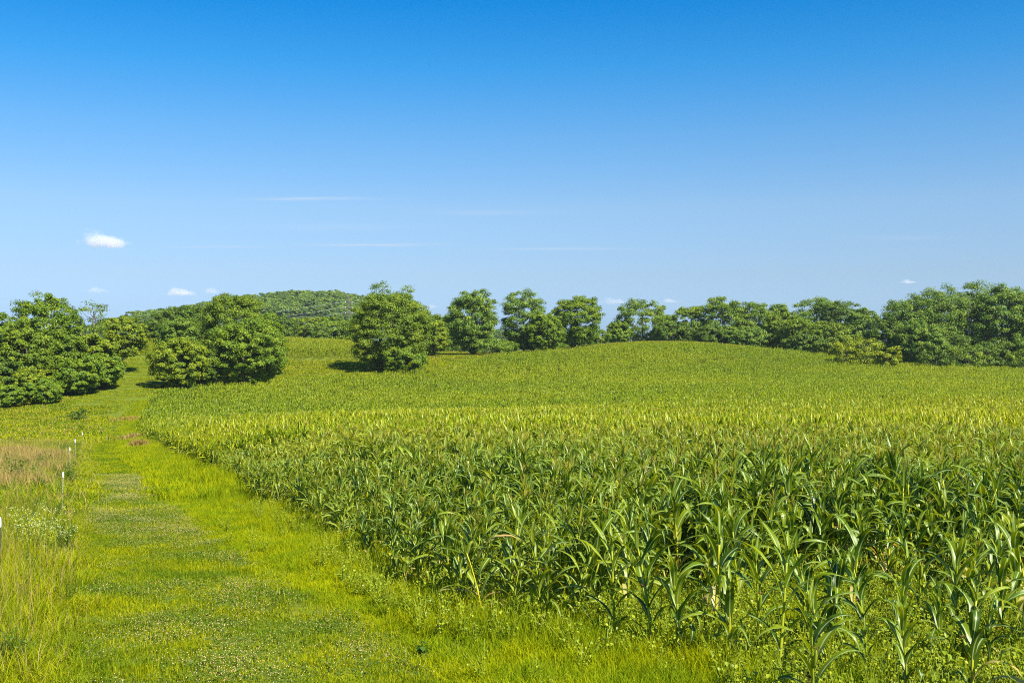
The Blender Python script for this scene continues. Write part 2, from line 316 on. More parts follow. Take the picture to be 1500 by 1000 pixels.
def make_ground():
    def lines(segs):
        out = [segs[0][0]]
        for a, b_, st_ in segs: out += list(np.linspace(a, b_, max(1, int(round((b_ - a) / st_))) + 1)[1:])
        return np.array(out)
    xs = lines([(-1500, -500, 200), (-500, -180, 20), (-180, -60, 2.5), (-60, -15, 0.9), (-15, 15, 0.35), (15, 60, 0.9), (60, 180, 2.5), (180, 500, 20), (500, 1500, 200)])
    ys = lines([(-200, -60, 35), (-60, 5, 2), (5, 45, 0.35), (45, 120, 0.9), (120, 360, 2.0), (360, 600, 12), (600, 1680, 180)])
    X, Y = np.meshgrid(xs, ys); Z = ground(X, Y)
    ny, nx = X.shape; idx = np.arange(nx * ny).reshape(ny, nx)
    q = np.stack([idx[:-1, :-1], idx[:-1, 1:], idx[1:, 1:], idx[1:, :-1]], -1).reshape(-1, 4)
    x = X.ravel(); y = Y.ravel()
    corn = inside(CORN_POLY, x, y).astype(float)
    path = inside(PATH_POLY, x, y).astype(float)
    g = Geo(); g.add(np.stack([x, y, Z.ravel()], 1), q, corn=corn, path=path)
    m, nt = newmat('ground')
    n1 = wnoise(nt, 0.5, 5); n2 = wnoise(nt, 9.0, 5, 0.65); n3 = wnoise(nt, 2.1, 4)
    grass = ramp(nt, n2, [(0.3, (0.05, 0.085, 0.008)), (0.5, (0.12, 0.16, 0.01)), (0.7, (0.22, 0.23, 0.015))])
    pathc = ramp(nt, n3, [(0.35, (0.06, 0.10, 0.01)), (0.6, (0.14, 0.17, 0.012)), (0.75, (0.22, 0.18, 0.05))])
    soil = ramp(nt, n2, [(0.3, (0.05, 0.035, 0.018)), (0.7, (0.10, 0.07, 0.035))])
    soil = mixrgb(nt, maprange(nt, n3, 0.45, 0.6), soil, (0.05, 0.09, 0.012))
    c = mixrgb(nt, attr(nt, 'path'), grass, mixrgb(nt, 0.5, grass, pathc))
    c = mixrgb(nt, attr(nt, 'corn'), c, soil)
    p = N(nt, 'ShaderNodeBsdfPrincipled'); L(nt, c, p.inputs['Base Color']); p.inputs['Roughness'].default_value = 0.95; p.inputs['Specular IOR Level'].default_value = 0.1
    bp = N(nt, 'ShaderNodeBump'); bp.inputs['Strength'].default_value = 0.6; bp.inputs['Distance'].default_value = 0.06; L(nt, n2, bp.inputs['Height']); L(nt, bp.outputs[0], p.inputs['Normal'])
    o = N(nt, 'ShaderNodeOutputMaterial'); L(nt, p.outputs[0], o.inputs[0])
    tag(link('ground', g.mesh('ground', m, True)), 'rolling green farmland under the path and cornfield', kind='structure')
make_ground()

# ------------------------------------------------------------------ scattering on points (geometry nodes, one object per mass)
def proto(name, me):
    return bpy.data.objects.new(name, me)          # source of shape only, never linked to the scene
def scatter(name, protos, pts, rotz, scl, label, cat=None, tilt=0.0, idx=None):
    n = len(pts)
    me = bpy.data.meshes.new(name); me.vertices.add(n); me.vertices.foreach_set('co', np.asarray(pts, np.float32).ravel())
    a = me.attributes.new('rot', 'FLOAT_VECTOR', 'POINT')
    tl = rng.normal(0, tilt, (n, 2)) if tilt else np.zeros((n, 2))
    a.data.foreach_set('vector', np.concatenate([tl, np.asarray(rotz).reshape(-1, 1)], 1).astype(np.float32).ravel())
    scl = np.asarray(scl); 
    if scl.ndim == 1: scl = np.repeat(scl[:, None], 3, 1)
    a = me.attributes.new('scl', 'FLOAT_VECTOR', 'POINT'); a.data.foreach_set('vector', scl.astype(np.float32).ravel())
    if idx is None: idx = rng.integers(0, len(protos), n)
    a = me.attributes.new('idx', 'INT', 'POINT'); a.data.foreach_set('value', np.asarray(idx, np.int32))
    o = link(name, me)
    ng = bpy.data.node_groups.new(name, 'GeometryNodeTree')
    ng.interface.new_socket('Geometry', in_out='INPUT', socket_type='NodeSocketGeometry'); ng.interface.new_socket('Geometry', in_out='OUTPUT', socket_type='NodeSocketGeometry')
    gi = N(ng, 'NodeGroupInput'); go = N(ng, 'NodeGroupOutput')
    jn = N(ng, 'GeometryNodeJoinGeometry')
    for p in reversed(protos):
        oi = N(ng, 'GeometryNodeObjectInfo'); oi.inputs['Object'].default_value = p; oi.inputs['As Instance'].default_value = False
        ti = N(ng, 'GeometryNodeGeometryToInstance'); L(ng, oi.outputs['Geometry'], ti.inputs[0]); L(ng, ti.outputs[0], jn.inputs[0])
    ip = N(ng, 'GeometryNodeInstanceOnPoints'); ip.inputs['Pick Instance'].default_value = True
    def na(nm, dt):
        x = N(ng, 'GeometryNodeInputNamedAttribute', data_type=dt); x.inputs[0].default_value = nm; return x.outputs[0]
    L(ng, gi.outputs[0], ip.inputs['Points']); L(ng, jn.outputs[0], ip.inputs['Instance'])
    L(ng, na('idx', 'INT'), ip.inputs['Instance Index']); L(ng, na('rot', 'FLOAT_VECTOR'), ip.inputs['Rotation']); L(ng, na('scl', 'FLOAT_VECTOR'), ip.inputs['Scale'])
    L(ng, ip.outputs[0], go.inputs[0])
    md = o.modifiers.new('scatter', 'NODES'); md.node_group = ng
    return tag(o, label, cat, kind='stuff')
def grid_pts(x0, x1, y0, y1, step, jit=0.5):
    xs = np.arange(x0, x1, step); ys = np.arange(y0, y1, step); X, Y = np.meshgrid(xs, ys)
    X = X + rng.uniform(-jit, jit, X.shape) * step; Y = Y + rng.uniform(-jit, jit, Y.shape) * step
    return X.ravel(), Y.ravel()
def on_ground(x, y, dz=0.0): return np.stack([x, y, ground(x, y) + dz], 1)

# ---- grass blades
def blades(g, n, size, h, w, lean=0.35, mi=0, curl=0.5, vlo=0.0, vhi=1.0, seed=None, xy=None, round_=False):
    r = rng
    x = r.uniform(-size / 2, size / 2, n); y = r.uniform(-size / 2, size / 2, n)
    if round_:
        rr = np.abs(r.normal(0, size / 4, n)); aa = r.uniform(0, 6.283, n); x = rr * np.cos(aa); y = rr * np.sin(aa)
    if xy is not None: x, y = xy
    az = r.uniform(0, 2 * np.pi, n); hh = h * r.uniform(0.55, 1.15, n); ww = w * r.uniform(0.6, 1.3, n)
    le = np.abs(r.normal(0, lean, n)); la = az + r.normal(0, 0.6, n)
    dx, dy = np.cos(la), np.sin(la); sx, sy = -np.sin(az), np.cos(az)
    m = 0.5 * hh
    b0 = np.stack([x, y, np.full(n, -0.02)], 1); s = np.stack([sx, sy, np.zeros(n)], 1) * (ww / 2)[:, None]
    mid = np.stack([x + dx * m * np.sin(le), y + dy * m * np.sin(le), m * np.cos(le)], 1)
    l2 = le + curl * r.uniform(0.3, 1.3, n)
    tip = mid + np.stack([dx * m * np.sin(l2), dy * m * np.sin(l2), m * np.cos(l2)], 1)
    v = np.stack([b0 - s, b0 + s, mid + s * 0.9, mid - s * 0.9, tip], 1).reshape(-1, 3)
    i = np.arange(n)[:, None] * 5
    g.add(v, i + np.array([[0, 1, 2, 3]]), i + np.array([[3, 2, 4]]), mi, v=np.repeat(r.uniform(vlo, vhi, n), 5))
def leafquads(g, c, nrm, size, mi=0, aspect=0.75, v=None, fold=0.0):
    """one diamond leaf of 4 corners at each centre"""
    n = len(c); nrm = nrm / (np.linalg.norm(nrm, axis=1, keepdims=True) + 1e-9)
    a = rng.normal(size=(n, 3)); t = np.cross(nrm, a); t /= np.linalg.norm(t, axis=1, keepdims=True) + 1e-9; b_ = np.cross(nrm, t)
    s = np.broadcast_to(size, (n,))[:, None] * 0.5
    vv = np.stack([c - t * s, c + b_ * s * aspect - t * s * 0.1, c + t * s, c - b_ * s * aspect - t * s * 0.1], 1).reshape(-1, 3)
    if v is None: v = rng.random(n)
    g.add(vv, np.arange(n)[:, None] * 4 + np.arange(4)[None], None, mi, v=np.repeat(v, 4))
def dots(g, c, r_, mi=0, v=0.5):
    """small octahedral heads"""
    n = len(c); o = np.array([(1, 0, 0), (0, 1, 0), (-1, 0, 0), (0, -1, 0), (0, 0, 1), (0, 0, -1)], float)
    vv = (c[:, None] + o[None] * np.broadcast_to(r_, (n,))[:, None, None]).reshape(-1, 3)
    f = np.array([(0, 1, 4), (1, 2, 4), (2, 3, 4), (3, 0, 4), (1, 0, 5), (2, 1, 5), (3, 2, 5), (0, 3, 5)])
    g.add(vv, None, (np.arange(n)[:, None, None] * 6 + f[None]).reshape(-1, 3), mi, v=v)

# ------------------------------------------------------------------ corn
def corn_leaf(g, z0, az, Ln, W, a0, droop, nseg, mi=0, v=0.5, base=(0, 0), wide3=True, twist=0.0, brk=None):
    s = np.linspace(0, 1, nseg + 1)
    th = a0 + droop * s ** 1.4
    if brk is not None: th = th + np.where(s > brk, 1.3, 0.0)
    ds = Ln / nseg
    thm = (th[:-1] + th[1:]) / 2
    rr = np.concatenate([[0], np.cumsum(np.sin(thm) * ds)]) + 0.012; zz = np.concatenate([[0], np.cumsum(np.cos(thm) * ds)])
    azs = az + twist * s
    c = np.stack([base[0] + rr * np.cos(azs), base[1] + rr * np.sin(azs), z0 + zz], 1)
    w = W * np.minimum(1, 0.45 + s * 3.2) * np.clip(1 - s ** 2.6, 0.0, 1) * 0.5 + 0.0015
    side = np.stack([-np.sin(azs), np.cos(azs), np.zeros_like(s)], 1)
    nrm = np.stack([-np.cos(th) * np.cos(azs), -np.cos(th) * np.sin(azs), np.sin(th)], 1)
    roll = twist * 0.9 * s; side, nrm = side * np.cos(roll)[:, None] + nrm * np.sin(roll)[:, None], nrm * np.cos(roll)[:, None] - side * np.sin(roll)[:, None]
    ph = rng.uniform(0, 6.28)
    if wide3:
        wave = 0.22 * np.sin(s * 17 + ph); wave2 = 0.22 * np.sin(s * 15 + ph + 2)
        Lf = c + side * w[:, None] + nrm * (w * (0.28 + wave))[:, None]; Rt = c - side * w[:, None] + nrm * (w * (0.28 + wave2))[:, None]
        vv = np.stack([Lf, c, Rt], 1).reshape(-1, 3); i = np.arange(nseg)[:, None] * 3
        q = np.concatenate([i + np.array([[0, 1, 4, 3]]), i + np.array([[1, 2, 5, 4]])])
        g.add(vv, q, None, mi, v=v, rib=np.tile([0.0, 1.0, 0.0], nseg + 1))
    else:
        vv = np.stack([c + side * w[:, None], c - side * w[:, None]], 1).reshape(-1, 3); i = np.arange(nseg)[:, None] * 2
        g.add(vv, i + np.array([[0, 1, 3, 2]]), None, mi, v=v, rib=0.0)
def corn_geo(h, near=True, tassel=True, ear=True, leaves=12, wf=1.0, lf_=1.0):
    """returns the four parts of one maize plant"""
    st_, lf, ts, er = Geo(), Geo(), Geo(), Geo()
    r = rng; lx, ly = r.normal(0, 0.05, 2) * h
    hs = h * 0.80
    f = np.linspace(0, 1, 7 if near else 3)
    pts = np.stack([lx * f ** 2, ly * f ** 2, -0.05 + f * (hs + 0.05)], 1)
    tube(st_, pts, 0.017 * (1 - 0.6 * f) + 0.003 if near else 0.013, 6 if near else 3, v=r.uniform(0.1, 0.9))
    plane = r.uniform(0, 2 * np.pi)
    for i in range(leaves):
        k = (i + 0.5) / leaves; zf = 0.10 + 0.88 * k
        az = plane + (math.pi if i % 2 else 0) + r.normal(0, 0.35)
        Ln = h * (0.27 + 0.26 * math.sin(math.pi * min(1, 0.18 + 0.86 * k))) * r.uniform(0.85, 1.15) * lf_
        W = wf * (0.078 + 0.050 * math.sin(math.pi * k)) * r.uniform(0.85, 1.15) * (h / 2.1) ** 0.5
        a0 = R(r.uniform(14, 30)) * (1.15 - 0.55 * k) ; dr = r.uniform(1.4, 2.7) * (1.25 - 0.65 * k)
        if k < 0.2: dr += 0.5
        b_ = (lx * zf ** 2, ly * zf ** 2)
        corn_leaf(lf, zf * hs, az, Ln, W * (1 if near else 0.82), a0, dr, 10 if near else 4, v=1.0 if k < 0.2 and r.random() < 0.28 else min(0.72, max(0, r.normal(0.29, 0.19 if near else 0.23))), base=b_, wide3=near, twist=r.normal(0, 0.5), brk=r.uniform(0.45, 0.75) if near and r.random() < 0.16 else None)
    # the rolled top leaves stand upright
    for j in range(3):
        corn_leaf(lf, hs * (0.95 + 0.02 * j), plane + j * 2.1, h * 0.22 * r.uniform(0.8, 1.2), 0.05, R(r.uniform(4, 16)), r.uniform(0.2, 1.0), 6 if near else 3, v=r.uniform(0.28, 0.66), base=(lx, ly), wide3=near)
    if tassel:
        top = np.array([lx, ly, hs]); nb = 8 if near else 4
        tube(ts, [top, top + [0.01, 0, h * 0.1], top + [0.015, 0.01, h * 0.19]], [0.006, 0.006, 0.003] if near else 0.009, 3, v=r.uniform(0, 1))
        for j in range(nb):
            a = r.uniform(0, 6.283); k = r.uniform(0.05, 0.11) * h; l_ = r.uniform(0.08, 0.13) * h; t_ = r.uniform(0.25, 0.7)
            p0 = top + [0, 0, k]; d = np.array([math.cos(a) * math.sin(t_), math.sin(a) * math.sin(t_), math.cos(t_)])
            tube(ts, [p0, p0 + d * l_ * 0.6, p0 + d * l_ + [0, 0, -0.02]], [0.0045, 0.0045, 0.002] if near else 0.006, 3, v=r.uniform(0, 1))
    if ear:
        a = plane + math.pi / 2; zf = 0.45; p0 = np.array([lx * zf ** 2, ly * zf ** 2, zf * hs]); d = np.array([math.cos(a) * 0.35, math.sin(a) * 0.35, 0.94])
        k = np.linspace(0, 1, 7); tube(er, p0 + d * (k * 0.24)[:, None] + d * np.array([1, 1, 0]) * 0.03, 0.026 * np.sin(np.pi * (0.12 + 0.84 * k)) + 0.002, 7, v=r.uniform(0.3, 1))
        for j in range(6):
            a2 = r.uniform(0, 6.28); q0 = p0 + d * 0.255 + d * np.array([1, 1, 0]) * 0.03
            tube(er, [q0, q0 + np.array([math.cos(a2) * 0.02, math.sin(a2) * 0.02, 0.03]), q0 + np.array([math.cos(a2) * 0.045, math.sin(a2) * 0.045, 0.0])], 0.003, 3, mi=1)
    return st_, lf, ts, er

# near variants: individual plants with parts
NV = 15
variants = []
for i in range(NV):
    tas = i % 5 < 2; er_ = i % 2 == 0
    parts = corn_geo(1.98 if tas else 1.80, True, tas, er_, leaves=12 if tas else 11)
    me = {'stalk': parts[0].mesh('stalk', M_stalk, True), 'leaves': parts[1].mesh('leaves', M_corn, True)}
    if tas: me['tassel'] = parts[2].mesh('tassel', M_tassel)
    if er_: me['ear'] = parts[3].mesh('ear', [M_husk, M_silk], True)
    jg = Geo()
    jg.merge(parts[0], mi=0); jg.merge(parts[1], mi=1)
    if tas: jg.merge(parts[2], mi=2)
    if er_: jg.merge(parts[3], mi=3)
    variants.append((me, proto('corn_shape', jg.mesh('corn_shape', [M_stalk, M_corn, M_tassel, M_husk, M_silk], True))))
NS = 6
for i in range(NS):      # stunted, big leaved plants of the loose first line
    parts = corn_geo(1.62, True, False, i % 2 == 0, leaves=9, wf=1.02, lf_=1.18)
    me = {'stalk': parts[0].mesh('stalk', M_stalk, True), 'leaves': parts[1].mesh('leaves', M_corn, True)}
    if i % 2 == 0: me['ear'] = parts[3].mesh('ear', [M_husk, M_silk], True)
    variants.append((me, None))
# plants in rows running diagonally across the view
rd = np.array([0.80, 0.60]); rp = np.array([-0.60, 0.80])
uu, ww_ = np.meshgrid(np.arange(-120, 260, 0.23), np.arange(-60, 200, 0.76))
uu = uu + rng.normal(0, 0.05, uu.shape); ww_ = ww_ + rng.normal(0, 0.05, ww_.shape)
cx = (uu * rd[0] + ww_ * rp[0]).ravel(); cyy = (uu * rd[1] + ww_ * rp[1]).ravel()
k = (cyy > 7.5) & (cyy < 46) & view(cx, cyy, 0.06, 1.5) & (rng.random(cx.shape) > 0.05)
cx, cyy = cx[k], cyy[k]
k = inside(CORN_POLY, cx, cyy); cx, cyy = cx[k], cyy[k]
d = edge_dist(CORN_POLY, cx, cyy)
front = (cx > -1.0) & (cyy < 19)
# the near right corner is thin and stunted, with weeds between the plants
dens = np.ones(len(cx)); hh = np.ones(len(cx))
dist_front = np.clip((cyy - 12.2 - 0.7 * np.clip(cx - 0.5, 0, 4)) / 3.2, 0, 1)
dens = np.where(front, 0.10 + 0.90 * dist_front ** 1.3, 1.0)
hh = 0.56 + 0.42 * np.clip(d / 4.0, 0, 1); hh = np.where(front, np.minimum(hh, 0.60 + 0.38 * dist_front), hh)
k = rng.random(len(cx)) < dens; cx, cyy, d, hh = cx[k], cyy[k], d[k], hh[k]
hh = hh * rng.uniform(0.80, 1.12, len(cx)) * (0.90 + 0.20 * vnoise(cx, cyy, 5.0, 3))
# plants one can single out in the photograph's front row
solo = [(1140, 998, 1.38, 'stout maize plant with upright pale leaves at the bottom edge, foremost in the field', 3),
        (1215, 985, 1.12, 'short maize plant just behind the foremost one, one upright leaf at its top', 0),
        (955, 962, 1.30, 'maize plant at the ragged front corner beside the bright grass, with drooping leaves', 6),
        (900, 945, 1.25, 'maize plant standing apart left of the ragged front corner of the field', 9),
        (708, 915, 1.05, 'stunted yellowing maize plant with dry tan leaves at the field tip beside the path', 1),
        (680, 905, 0.95, 'small yellow-stalked maize plant beside the dry tan one at the tip of the field', 4),
        (1310, 945, 1.05, 'knee high maize plant among broad weeds right of the foremost plant', 12),
        (1470, 950, 1.10, 'maize plant among weeds near the right edge with a long bent pale leaf', 7),
        (1270, 1010, 0.62, 'tiny maize plant at the bottom edge among weeds, shortest of the front plants', 11)]
_more = [(1190, 1050, 1.2), (1330, 1030, 1.0), (1425, 1040, 1.2), (1520, 1060, 1.25), (1270, 960, 1.15), (1505, 900, 1.35), (860, 905, 1.35), (1000, 972, 1.2), (1045, 935, 1.4), (1085, 905, 1.45), (1180, 935, 1.3), (1250, 905, 1.4), (1345, 905, 1.4), (1400, 935, 1.25), (1440, 900, 1.4), (1490, 930, 1.45), (1545, 985, 1.4), (765, 885, 1.35), (805, 905, 1.3), (830, 872, 1.5),
         (612, 850, 1.3), (582, 838, 1.35), (1110, 955, 1.25), (1070, 985, 1.1), (1215, 950, 1.2), (1380, 975, 0.9), (1440, 985, 0.8), (920, 905, 1.4), (740, 905, 1.1), (660, 880, 1.2)]
solo += [(a_, b_, c_, None, 2 + i_ % 12) for i_, (a_, b_, c_) in enumerate(_more)]
nearpt = []
for px, py, h_, lab, vi in solo:
    Y = 12.0
    for _ in range(12): Y = (EYE - gz((px - 750) * Y / FPX, Y)) * FPX / (py - 500)
    nearpt.append(((px - 750) * Y / FPX, Y))
sx = np.array([p[0] for p in nearpt]); sy = np.array([p[1] for p in nearpt])
k = np.min(np.hypot(cx[:, None] - sx, cyy[:, None] - sy), 1) > 0.33; cx, cyy, hh = cx[k], cyy[k], hh[k]
order = np.argsort(np.where(np.abs(cx) < 0.472 * cyy, cyy - 2 * hh, 1e6)); NI = 261
ind, rest = order[:NI], order[NI:]
def place_corn(x, y, s, vi, rz, label, group):
    root = empty('corn_plant', (x, y, gz(x, y)), rz); root.rotation_euler = (rnd.gauss(0, .08), rnd.gauss(0, .08), rz); root.scale = (s, s, s)
    tag(root, label, 'corn plant', group)
    for nm, me in variants[vi][0].items(): link(nm, me, root)
    return root
for (px, py, h_, lab, vi), (x, y) in zip(solo, nearpt):
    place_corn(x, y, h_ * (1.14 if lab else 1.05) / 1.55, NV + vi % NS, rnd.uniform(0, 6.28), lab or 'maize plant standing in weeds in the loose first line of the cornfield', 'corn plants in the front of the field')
for i in ind:
    if cx[i] < -0.2 * cyy[i] + 2.5: lab = 'green maize plant in the edge of the field along the bright grass beside the path'
    elif hh[i] < 0.72: lab = 'low maize plant standing among weeds in the thin front of the cornfield'
    else: lab = 'tall dark green maize plant in the dense front rows of the cornfield'
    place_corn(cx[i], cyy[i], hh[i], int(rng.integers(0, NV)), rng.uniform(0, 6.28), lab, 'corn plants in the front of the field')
# dry leaves of the yellowing plant, its own part
root5 = [o for o in COL.objects if o.get('label', '').startswith('stunted yellowing')][0]
g = Geo()
corn_leaf(g, 1.15, 2.9, 1.0, 0.075, 0.5, 2.2, 8, v=0.6, twist=0.7); corn_leaf(g, 0.5, -0.4, 0.8, 0.06, 1.2, 1.0, 8, v=0.9); corn_leaf(g, 0.4, 3.6, 0.7, 0.07, 0.9, 2.0, 8, v=0.3)
tag(link('dry_leaf', g.mesh('dry_leaf', M_tan, True), root5), 'dry tan leaves hanging from the stalk')
# all the other plants of the field: one mass in three levels of detail
pts1 = on_ground(cx[rest], cyy[rest]); sc1 = hh[rest]; id1 = rng.integers(0, NV, len(rest))
def clump(n, size, h, tas=0.3, lf=9, mat=None):
    g = Geo(); m = int(math.ceil(math.sqrt(n)))
    for i in range(n):
        x = ((i % m) + 0.5) / m * size - size / 2 + rng.normal(0, size / m * 0.22); y = ((i // m) + 0.5) / m * size - size / 2 + rng.normal(0, size / m * 0.22)
        p = corn_geo(h * rng.uniform(0.9, 1.1), False, rng.random() < tas, False, leaves=lf)
        M = TRS((x, y, 0), rng.uniform(0, 6.28))
        for a, mi in ((p[0], 0), (p[1], 1), (p[2], 2)):
            if a.n: g.merge(a, M, mi)
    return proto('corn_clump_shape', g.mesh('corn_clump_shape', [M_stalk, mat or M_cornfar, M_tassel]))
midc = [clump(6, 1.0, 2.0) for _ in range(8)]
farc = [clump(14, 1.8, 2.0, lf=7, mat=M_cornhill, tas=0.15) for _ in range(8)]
x, y = grid_pts(-60, 60, 45.5, 105, 0.97, 0.25)
k = view(x, y, 0.08, 3) ; x, y = x[k], y[k]; k = inside(CORN_POLY, x, y); x2, y2 = x[k], y[k]
x, y = grid_pts(-60, 160, 104, 242, 1.72, 0.3)
k = view(x, y, 0.08, 4) & inside(CORN_POLY, x, y); x3, y3 = x[k], y[k]
x, y = grid_pts(-130, -18, 203, 293, 1.72, 0.3)
k = inside(CORN2_POLY, x, y); x3 = np.concatenate([x3, x[k]]); y3 = np.concatenate([y3, y[k]])
d2 = edge_dist(CORN_POLY, x2, y2); s2 = (0.72 + 0.28 * np.clip(d2 / 3, 0, 1)) * rng.uniform(0.92, 1.08, len(x2)) * (0.94 + 0.14 * vnoise(x2, y2, 9, 4))
s3 = np.where(inside(CORN2_POLY, x3, y3), 0.35 + 0.65 * np.clip(edge_dist(CORN2_POLY, x3, y3) / 9, 0, 1), 1.0) * rng.uniform(0.88, 1.06, len(x3)) * (0.9 + 0.14 * vnoise(x3, y3, 14, 5)) * np.where(inside(CORN2_POLY, x3, y3), 1.0, 0.9)
P_all = np.concatenate([pts1, on_ground(x2, y2), on_ground(x3, y3)])
I_all = np.concatenate([id1, NV + rng.integers(0, 8, len(x2)), np.where(inside(CORN2_POLY, x3, y3), NV, NV + 8) + rng.integers(0, 8, len(x3))])
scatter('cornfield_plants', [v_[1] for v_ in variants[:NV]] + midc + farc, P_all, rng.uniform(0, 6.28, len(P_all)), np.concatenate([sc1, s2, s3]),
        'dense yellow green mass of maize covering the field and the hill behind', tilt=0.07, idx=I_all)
print('corn', len(ind), len(rest), len(x2), len(x3))

# ------------------------------------------------------------------ grass, clover and weeds
def in_corn(x, y): return inside(CORN_POLY, x, y)
path_edge = PATH_POLY
def patches(n, make): return [proto('tuft_shape', make()) for _ in range(n)]
def p_lawn():
    g = Geo(); blades(g, 600, 0.62, 0.06, 0.006, 0.6, curl=0.9); blades(g, 40, 0.6, 0.13, 0.006, 0.5, curl=0.9); return g.mesh('tuft_shape', M_lawn)
def p_lawnmid():
    g = Geo(); blades(g, 800, 1.6, 0.085, 0.014, 0.5, curl=0.7); return g.mesh('tuft_shape', M_lawn)
def p_lawnfar():
    g = Geo(); blades(g, 900, 4.4, 0.14, 0.05, 0.5, curl=0.7); return g.mesh('tuft_shape', M_lawn)
near = patches(5, p_lawn); mid = patches(4, p_lawnmid); far = patches(4, p_lawnfar)
PX, PI, PS = [], [], []
x, y = grid_pts(-12, 4, 7.5, 30, 0.42); k = inside(PATH_POLY, x, y) & view(x, y, 0.05, 1); PX.append(on_ground(x[k], y[k])); PI.append(rng.integers(0, 5, k.sum())); PS.append(0.45 + 1.0 * vnoise(x[k], y[k], 1.0, 8) + rng.uniform(-.15, .25, k.sum()))
x, y = grid_pts(-45, 0, 29, 100, 1.05); k = inside(PATH_POLY, x, y); PX.append(on_ground(x[k], y[k])); PI.append(5 + rng.integers(0, 4, k.sum())); PS.append(0.7 + 0.7 * vnoise(x[k], y[k], 3, 9))
x, y = grid_pts(-80, -30, 98, 205, 2.9); k = inside(PATH_POLY, x, y); PX.append(on_ground(x[k], y[k])); PI.append(9 + rng.integers(0, 4, k.sum())); PS.append(rng.uniform(0.7, 1.1, k.sum()))
Pp = np.concatenate(PX); S = np.concatenate(PS)
scatter('path_grass', near + mid + far, Pp, rng.uniform(0, 6.28, len(Pp)), np.stack([np.ones_like(S), np.ones_like(S), S], 1), 'short mown grass of the path beside the cornfield', idx=np.concatenate(PI))

# clover with its pale flower heads, in patches on the path
def p_clover(fl):
    g = Geo(); n = 170; c = np.stack([rng.uniform(-.25, .25, n), rng.uniform(-.25, .25, n), rng.uniform(0.02, 0.06, n)], 1)
    leafquads(g, c, np.stack([rng.normal(0, .35, n), rng.normal(0, .35, n), np.ones(n)], 1), rng.uniform(0.012, 0.026, n), 0, 1.0)
    f = np.stack([rng.uniform(-.25, .25, fl), rng.uniform(-.25, .25, fl), rng.uniform(0.05, 0.09, fl)], 1); dots(g, f, rng.uniform(0.003, 0.007, fl), 1)
    return g.mesh('clover_shape', [M_clover, M_cloverhead])
cl = [proto('clover_shape', p_clover(f)) for f in (5, 13, 28, 46)]
x, y = grid_pts(-22, 3, 8, 48, 0.36); k = inside(PATH_POLY, x, y) & view(x, y, 0.03, 1); x, y = x[k], y[k]
ps, pt = 0.93 * y - 0.36 * x, 0.93 * x + 0.36 * y; nn = vnoise(ps / 2.2, pt, 1.1, 21) * 0.55 + vnoise(x, y, 0.6, 22) * 0.45 + 0.16 * np.clip(edge_dist(PATH_POLY, x, y) / 1.8, 0, 1) - 0.06; k = nn > 0.45
ci = np.clip(((nn[k] - 0.45) * 13).astype(int) + rng.integers(0, 2, k.sum()), 0, 3)
scatter('clover', cl, on_ground(x[k], y[k]), rng.uniform(0, 6.28, k.sum()), rng.uniform(0.9, 1.4, k.sum()), 'low clover with small pale flower heads in patches on the path', idx=ci)

# bright tall grass between the path and the corn
def p_fringe():
    g = Geo(); blades(g, 330, 0.6, 0.24, 0.007, 0.35, curl=0.9); return g.mesh('tuft_shape', M_fringe)
def p_fringemid():
    g = Geo(); blades(g, 420, 1.3, 0.32, 0.02, 0.35, curl=0.8); return g.mesh('tuft_shape', M_fringe)
fr = patches(5, p_fringe) + patches(4, p_fringemid)
x, y = grid_pts(-14, 18, 7.5, 34, 0.36); ic = in_corn(x, y); dc = edge_dist(CORN_POLY, x, y)
k = view(x, y, 0.05, 1) & ~inside(PATH_POLY, x, y) & (((~ic) & (dc < 4.5) & (x > -0.25 * y - 2)) | (ic & ((dc < 1.6) | ((y < 17) & (x > 0))))) & ((x < 2.6) | (rng.random(len(x)) < 0.4))
xa, ya = x[k], y[k]; sa = (0.45 + 0.55 * np.clip(edge_dist(PATH_POLY, xa, ya) / 1.6, 0, 1)) * (0.7 + 0.6 * vnoise(xa, ya, 1.2, 31)) * (1 + 0.9 * np.clip(1 - edge_dist(CORN_POLY, xa, ya) / 1.0, 0, 1))
x, y = grid_pts(-55, -4, 33, 150, 0.95); ic = in_corn(x, y); dc = edge_dist(CORN_POLY, x, y)
k = ~inside(PATH_POLY, x, y) & ((dc < 2.5) & (~ic) | (ic & (dc < 1.8))) & (x > -0.36 * y - 2)
xb, yb = x[k], y[k]; sb = rng.uniform(0.7, 1.2, len(xb)) * (1 + 1.3 * np.clip(1 - edge_dist(CORN_POLY, xb, yb) / 1.3, 0, 1))
X_ = np.concatenate([xa, xb]); Y_ = np.concatenate([ya, yb]); S_ = np.concatenate([sa, sb])
scatter('fringe_grass', fr, on_ground(X_, Y_), rng.uniform(0, 6.28, len(X_)), np.stack([np.ones_like(S_), np.ones_like(S_), S_], 1),
        'bright yellow green uncut grass between the path and the corn', idx=np.concatenate([rng.integers(0, 5, len(xa)), 5 + rng.integers(0, 4, len(xb))]))

